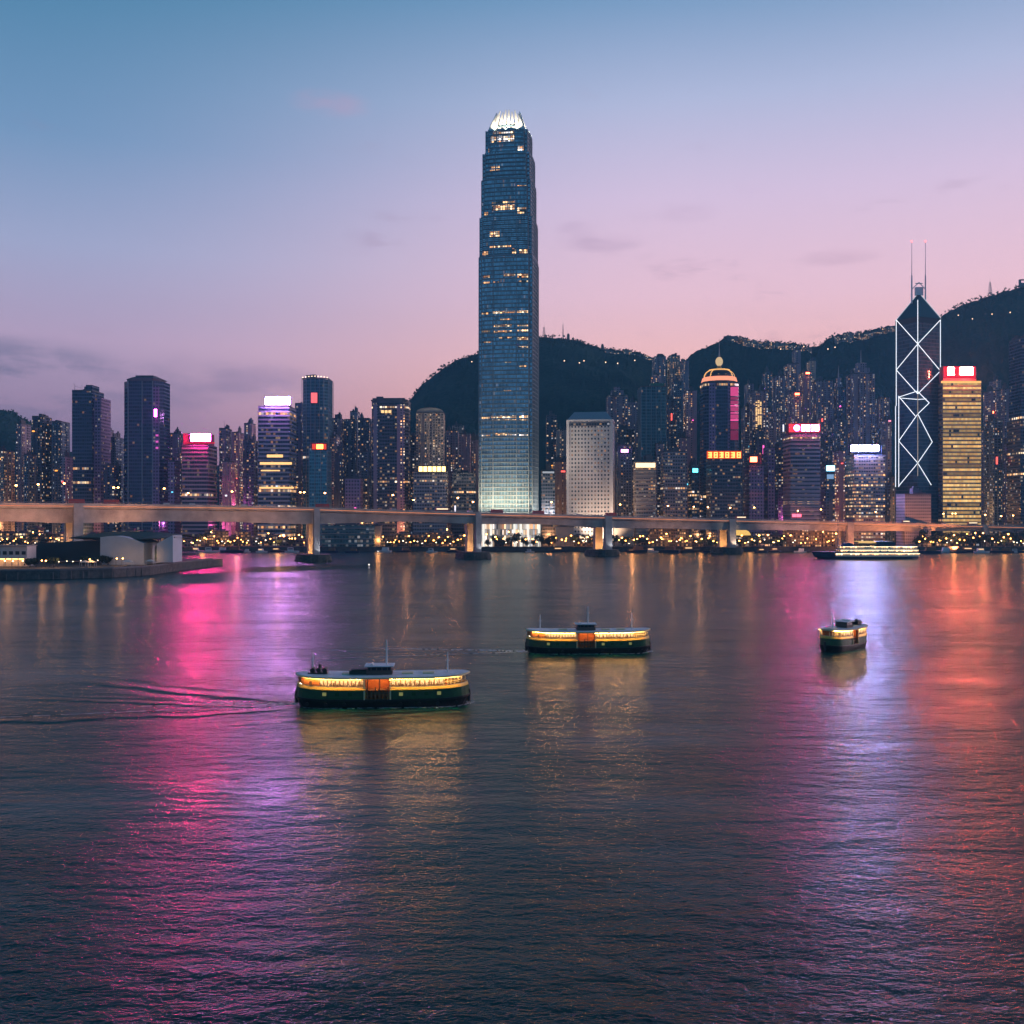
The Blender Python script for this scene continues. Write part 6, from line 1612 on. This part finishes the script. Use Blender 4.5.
    # lower deck ports
    for k in range(10 if not short else 4):
        x = -LX * .92 + 2 * LX * .92 * k / (9 if not short else 3)
        if door[0] - .8 < x < door[1] + .8: continue
        mb = MB(); mb.box(x - .38, x + .38, -hb(x/(L/2), 1.0) - .03, -hb(x/(L/2), 1.0) + .1, 2.3 + sheer(x/(L/2)), 2.95 + sheer(x/(L/2)))
        mb.build('port', mat('port_glass', (.03, .09, .03), .1) if k % 3 else emit('port_glow', (.75, .8, .3), .22, False), ld)
    # eave lights, roof
    mb = MB()
    for s in (-1, 1):
        for k in range(24):
            ua, ub_ = -.9 + 1.8 * k / 24, -.9 + 1.8 * (k + .86) / 24
            if door[0] - .3 < (ua + ub_) / 2 * L / 2 < door[1] + .3: continue
            A_ = (ua * L/2, s * (hb(ua / .97) + .33), 5.61 + sheer(ua)); B_ = (ub_ * L/2, s * (hb(ub_ / .97) + .33), 5.61 + sheer(ub_))
            mb.tube(A_, B_, .05, n=4)
    mb.build('eave_light', E_EAVE, e)
    roof = loft('roof', [(5.72, 1.0, .99), (5.74, 1.13, .998), (5.6, 1.135, .999), (5.6, 1.15, 1.0), (5.9, 1.15, 1.0), (5.94, 1.1, .995)], cream)
    loft('roof_deck', [(5.93, 1.1, .995), (6.0, .98, .98)], roof_boat, parent=roof, cap=True)
    # roof hatches, vents
    for x in ((-.2, .14, .26) if not short else (-.25, .3)):
        mb = MB(); mb.box(x * L - 1.1, x * L + 1.1, -1.0, 1.0, 6.0 + sheer(2*x), 6.24 + sheer(2*x)); mb.build('skylight', cream, roof)
    # wheelhouse
    xw = (door[0] + door[1]) / 2 + .2; wl = 2.5 if not short else 1.6
    wh = bpy.data.objects.new('wheelhouse', None)
    mb = MB(); mb.box(xw - wl, xw + wl, -1.7, 1.7, 6.06, 6.85); mb.box(xw - wl * .92, xw - wl * .84, -1.6, 1.6, 6.85, 7.6); mb.box(xw + wl * .84, xw + wl * .92, -1.6, 1.6, 6.85, 7.6)
    for k in range(4): x = xw - wl * .84 + wl * 1.68 * (k + .5) / 4; mb.box(x - .07, x + .07, -1.66, -1.5, 6.85, 7.6)
    whm = mb.build('wheelhouse', mat('wheelhouse_dark', (.10, .07, .06), .6), e)
    mb = MB(); mb.box(xw - wl * .84, xw + wl * .84, -1.55, 1.55, 6.85, 7.58); mb.build('glazing', mat('dark_glass', (.01, .015, .025), .2), whm)
    mb = MB(); mb.box(xw - wl - .35, xw + wl + .35, -2.1, 2.1, 7.6, 7.78); mb.build('roof', roof_boat, whm)
    mb = MB(); mb.tube((xw - wl * .6, -1.2, 7.8), (xw - wl * .6, 1.2, 7.8), .28, n=8); mb.build('liferaft', hull_white, whm)
    # rafts and railings on the roof
    if raft:
        mb = MB()
        for k in range(3 if not short else 2): mb.tube((-L*.40 + k * 1.15, -.9, 6.9 + .0), (-L*.40 + k * 1.15, .9, 6.9), .46, n=9)
        mb.box(-L*.425, -L*.315, -1.1, 1.1, 6.2, 6.5); mb.tube((-L*.36, 0, 7.2), (-L*.36, 0, 8.0), .3, .25, 8)
        mb.build('liferaft', hull_black, e)
        if not short: mb = MB(); mb.box(-L*.19, -L*.07, -1.3, 1.3, 6.08, 6.75); mb.box(-L*.18, -L*.08, -1.0, 1.0, 6.75, 7.0); mb.build('engine_casing', mat('dark_green', (.015, .04, .03), .6), e)
    for (u, zt) in masts:
        mb = MB(); z0 = 7.7 if abs(u * L - xw) < wl else 6.0; mb.tube((u * L, 0, z0), (u * L, 0, z0 + zt * .74),   .17, .1, 6); mb.tube((u * L - .45, 0, z0 + zt * .45), (u * L + .45, 0, z0 + zt * .45), .05, n=4)
        mb.build('mast', white_metal, e)
    # end fenders
    for s in (-1, 1): mb = MB(); mb.tube((s * L/2 * .985, 0, .5), (s * L/2 * .985, 0, 2.9), .32, .3, 8); mb.build('fender', hull_black, e)
    for k in range(9 if not short else 4):
        x = -L * .42 + L * .84 * k / (8 if not short else 3)
        if door[0] - .5 < x < door[1] + .5: continue
        y = -hb(x / (L/2)) - .16; mb = MB(); mb.tube((x, y, .75), (x, y - .16, .75), .36, n=10); mb.tube((x, y + .05, 1.1), (x, y + .05, 1.9), .03, n=4); mb.build('tyre_fender', hull_black, e)
    mb = MB(); mb.ball((-L/2 * .93, -.6, 4.4), .22, 6, 4); mb.build('nav_light', E_WHITE, e)
    return e
fe1 = make_ferry('green and yellow ferry in front at the left, largest of the three, two masts')
fe1.location = (wx(381.5, 193), 195.5, 0); fe1.rotation_euler = (0, 0, R(3.5))
fe2 = make_ferry('green and yellow ferry in the middle of the harbour with three masts', masts=((-.38, 5.6), (0.0, 6.4), (.35, 6.2)), raft=False)
fe2.location = (wx(588.5, 268), 270, 0); fe2.rotation_euler = (0, 0, R(2))
fe3 = make_ferry('short green and yellow ferry turning away at the right, smallest of the three', L=20, B=6.4, door=(-2.0, .8), masts=((.3, 5.0),), raft=True, short=True)
fe3.location = (wx(843.5, 276), 276, 0); fe3.rotation_euler = (0, 0, R(180 + 43))
# foam at the waterline
def foam(name, pts_, w0, w1, lab):
    r = random.Random(name + lab); mb = MB(); n = 70
    P = []
    for i in range(n + 1):
        t_ = i / n * (len(pts_) - 1); k = min(int(t_), len(pts_) - 2); f = t_ - k
        P.append((pts_[k][0] + (pts_[k+1][0] - pts_[k][0]) * f, pts_[k][1] + (pts_[k+1][1] - pts_[k][1]) * f))
    for i in range(n):
        a, b = P[i], P[i + 1]; w = (w0 + (w1 - w0) * i / n) * r.uniform(.3, 1.2)
        if r.random() < .12: continue
        o_ = r.uniform(-.4, .4) * w
        mb.quad([(a[0], a[1] - w / 2 + o_, .035), (b[0], b[1] - w / 2 + o_, .035), (b[0], b[1] + w / 2 + o_, .035), (a[0], a[1] + w / 2 + o_, .035)])
    return mb.build('foam', foam_m)
foam_m = mat('foam', (.55, .6, .66), .8, var=.3, vs=1.5)
def hullfoam(fe, L, B, lab):
    M = fe.matrix_basis.copy(); P = []
    for i in range(21):
        u = -1 + 2 * i / 20; y = -(B / 2 * .93 * max(0, 1 - abs(u) ** 6) ** .62 + .3); v = Matrix.Translation(fe.location) @ Matrix.Rotation(fe.rotation_euler[2], 4, 'Z') @ Vector((u * L / 2 * .97, y, 0)); P.append((v.x, v.y))
    return P
for fe, L, B, lab in ((fe1, 34, 7.6, 'thin white foam line along the hull of the largest ferry'), (fe2, 34, 7.6, 'thin white foam line along the hull of the middle ferry')):
    P = hullfoam(fe, L, B, lab); tag(foam('foam', P, .2, 1.1, lab), lab, 'foam', kind='stuff')
x, y = P[0]; tag(foam('foam', [(x + 1, y + 2), (x - 16, y + 5), (x - 44, y + 9)], 2.6, .6, 'wake'), 'pale churned wake trailing left of the middle ferry', 'foam', kind='stuff')
P = hullfoam(fe1, 34, 7.6, ''); x, y = P[0]; tag(foam('foam', [(x + 1, y + 2), (x - 14, y + 2), (x - 30, y - 1)], 1.2, .4, 'wake1'), 'pale churned wake trailing left of the largest ferry', 'foam', kind='stuff')

for fe, L, lab, w_ in ((fe1, 34, 'white bow wave curling at the right end of the largest ferry', 1.7), (fe2, 34, 'white bow wave at the right end of the middle ferry', 1.5)):
    P = hullfoam(fe, L, 7.6, lab); x, y = P[-1]
    tag(foam('foam', [(x + 1.2, y + 1.5), (x - .6, y - 1.0), (x - 5, y - 2.6), (x - 11, y - 2.4)], w_, .35, lab), lab, 'foam', kind='stuff')
for fe, L, lab, dy in ((fe1, 34, 'pale streaks of foam fanning out left of the largest ferry', 1), (fe2, 34, 'pale streaks of foam fanning out left of the middle ferry', 1)):
    P = hullfoam(fe, L, 7.6, lab); x, y = P[0]
    tag(foam('foam', [(x, y + 1), (x - 30, y - 6), (x - 62, y - 14)], .8, .25, lab), lab, 'foam', kind='stuff')
# ================================================================== DUSK AIR
hz = MB(); hz.prism([(-2700, -150), (2700, -150), (2700, 3290), (-2700, 3290)], -8, 700, bottom=True)
hm = bpy.data.materials.new('dusk_air'); hm.use_nodes = True
t = NT(hm.node_tree); t.n.clear(); v = t.node('ShaderNodeVolumePrincipled'); v.inputs['Color'].default_value = (.22, .68, 1, 1); v.inputs['Density'].default_value = 0.00010; v.inputs['Anisotropy'].default_value = .2
o_ = t.node('ShaderNodeOutputMaterial'); t.l.new(v.outputs[0], o_.inputs['Volume'])
tag(hz.build('haze', hm), kind='stuff', label='thin blue dusk haze over the harbour', cat='haze')
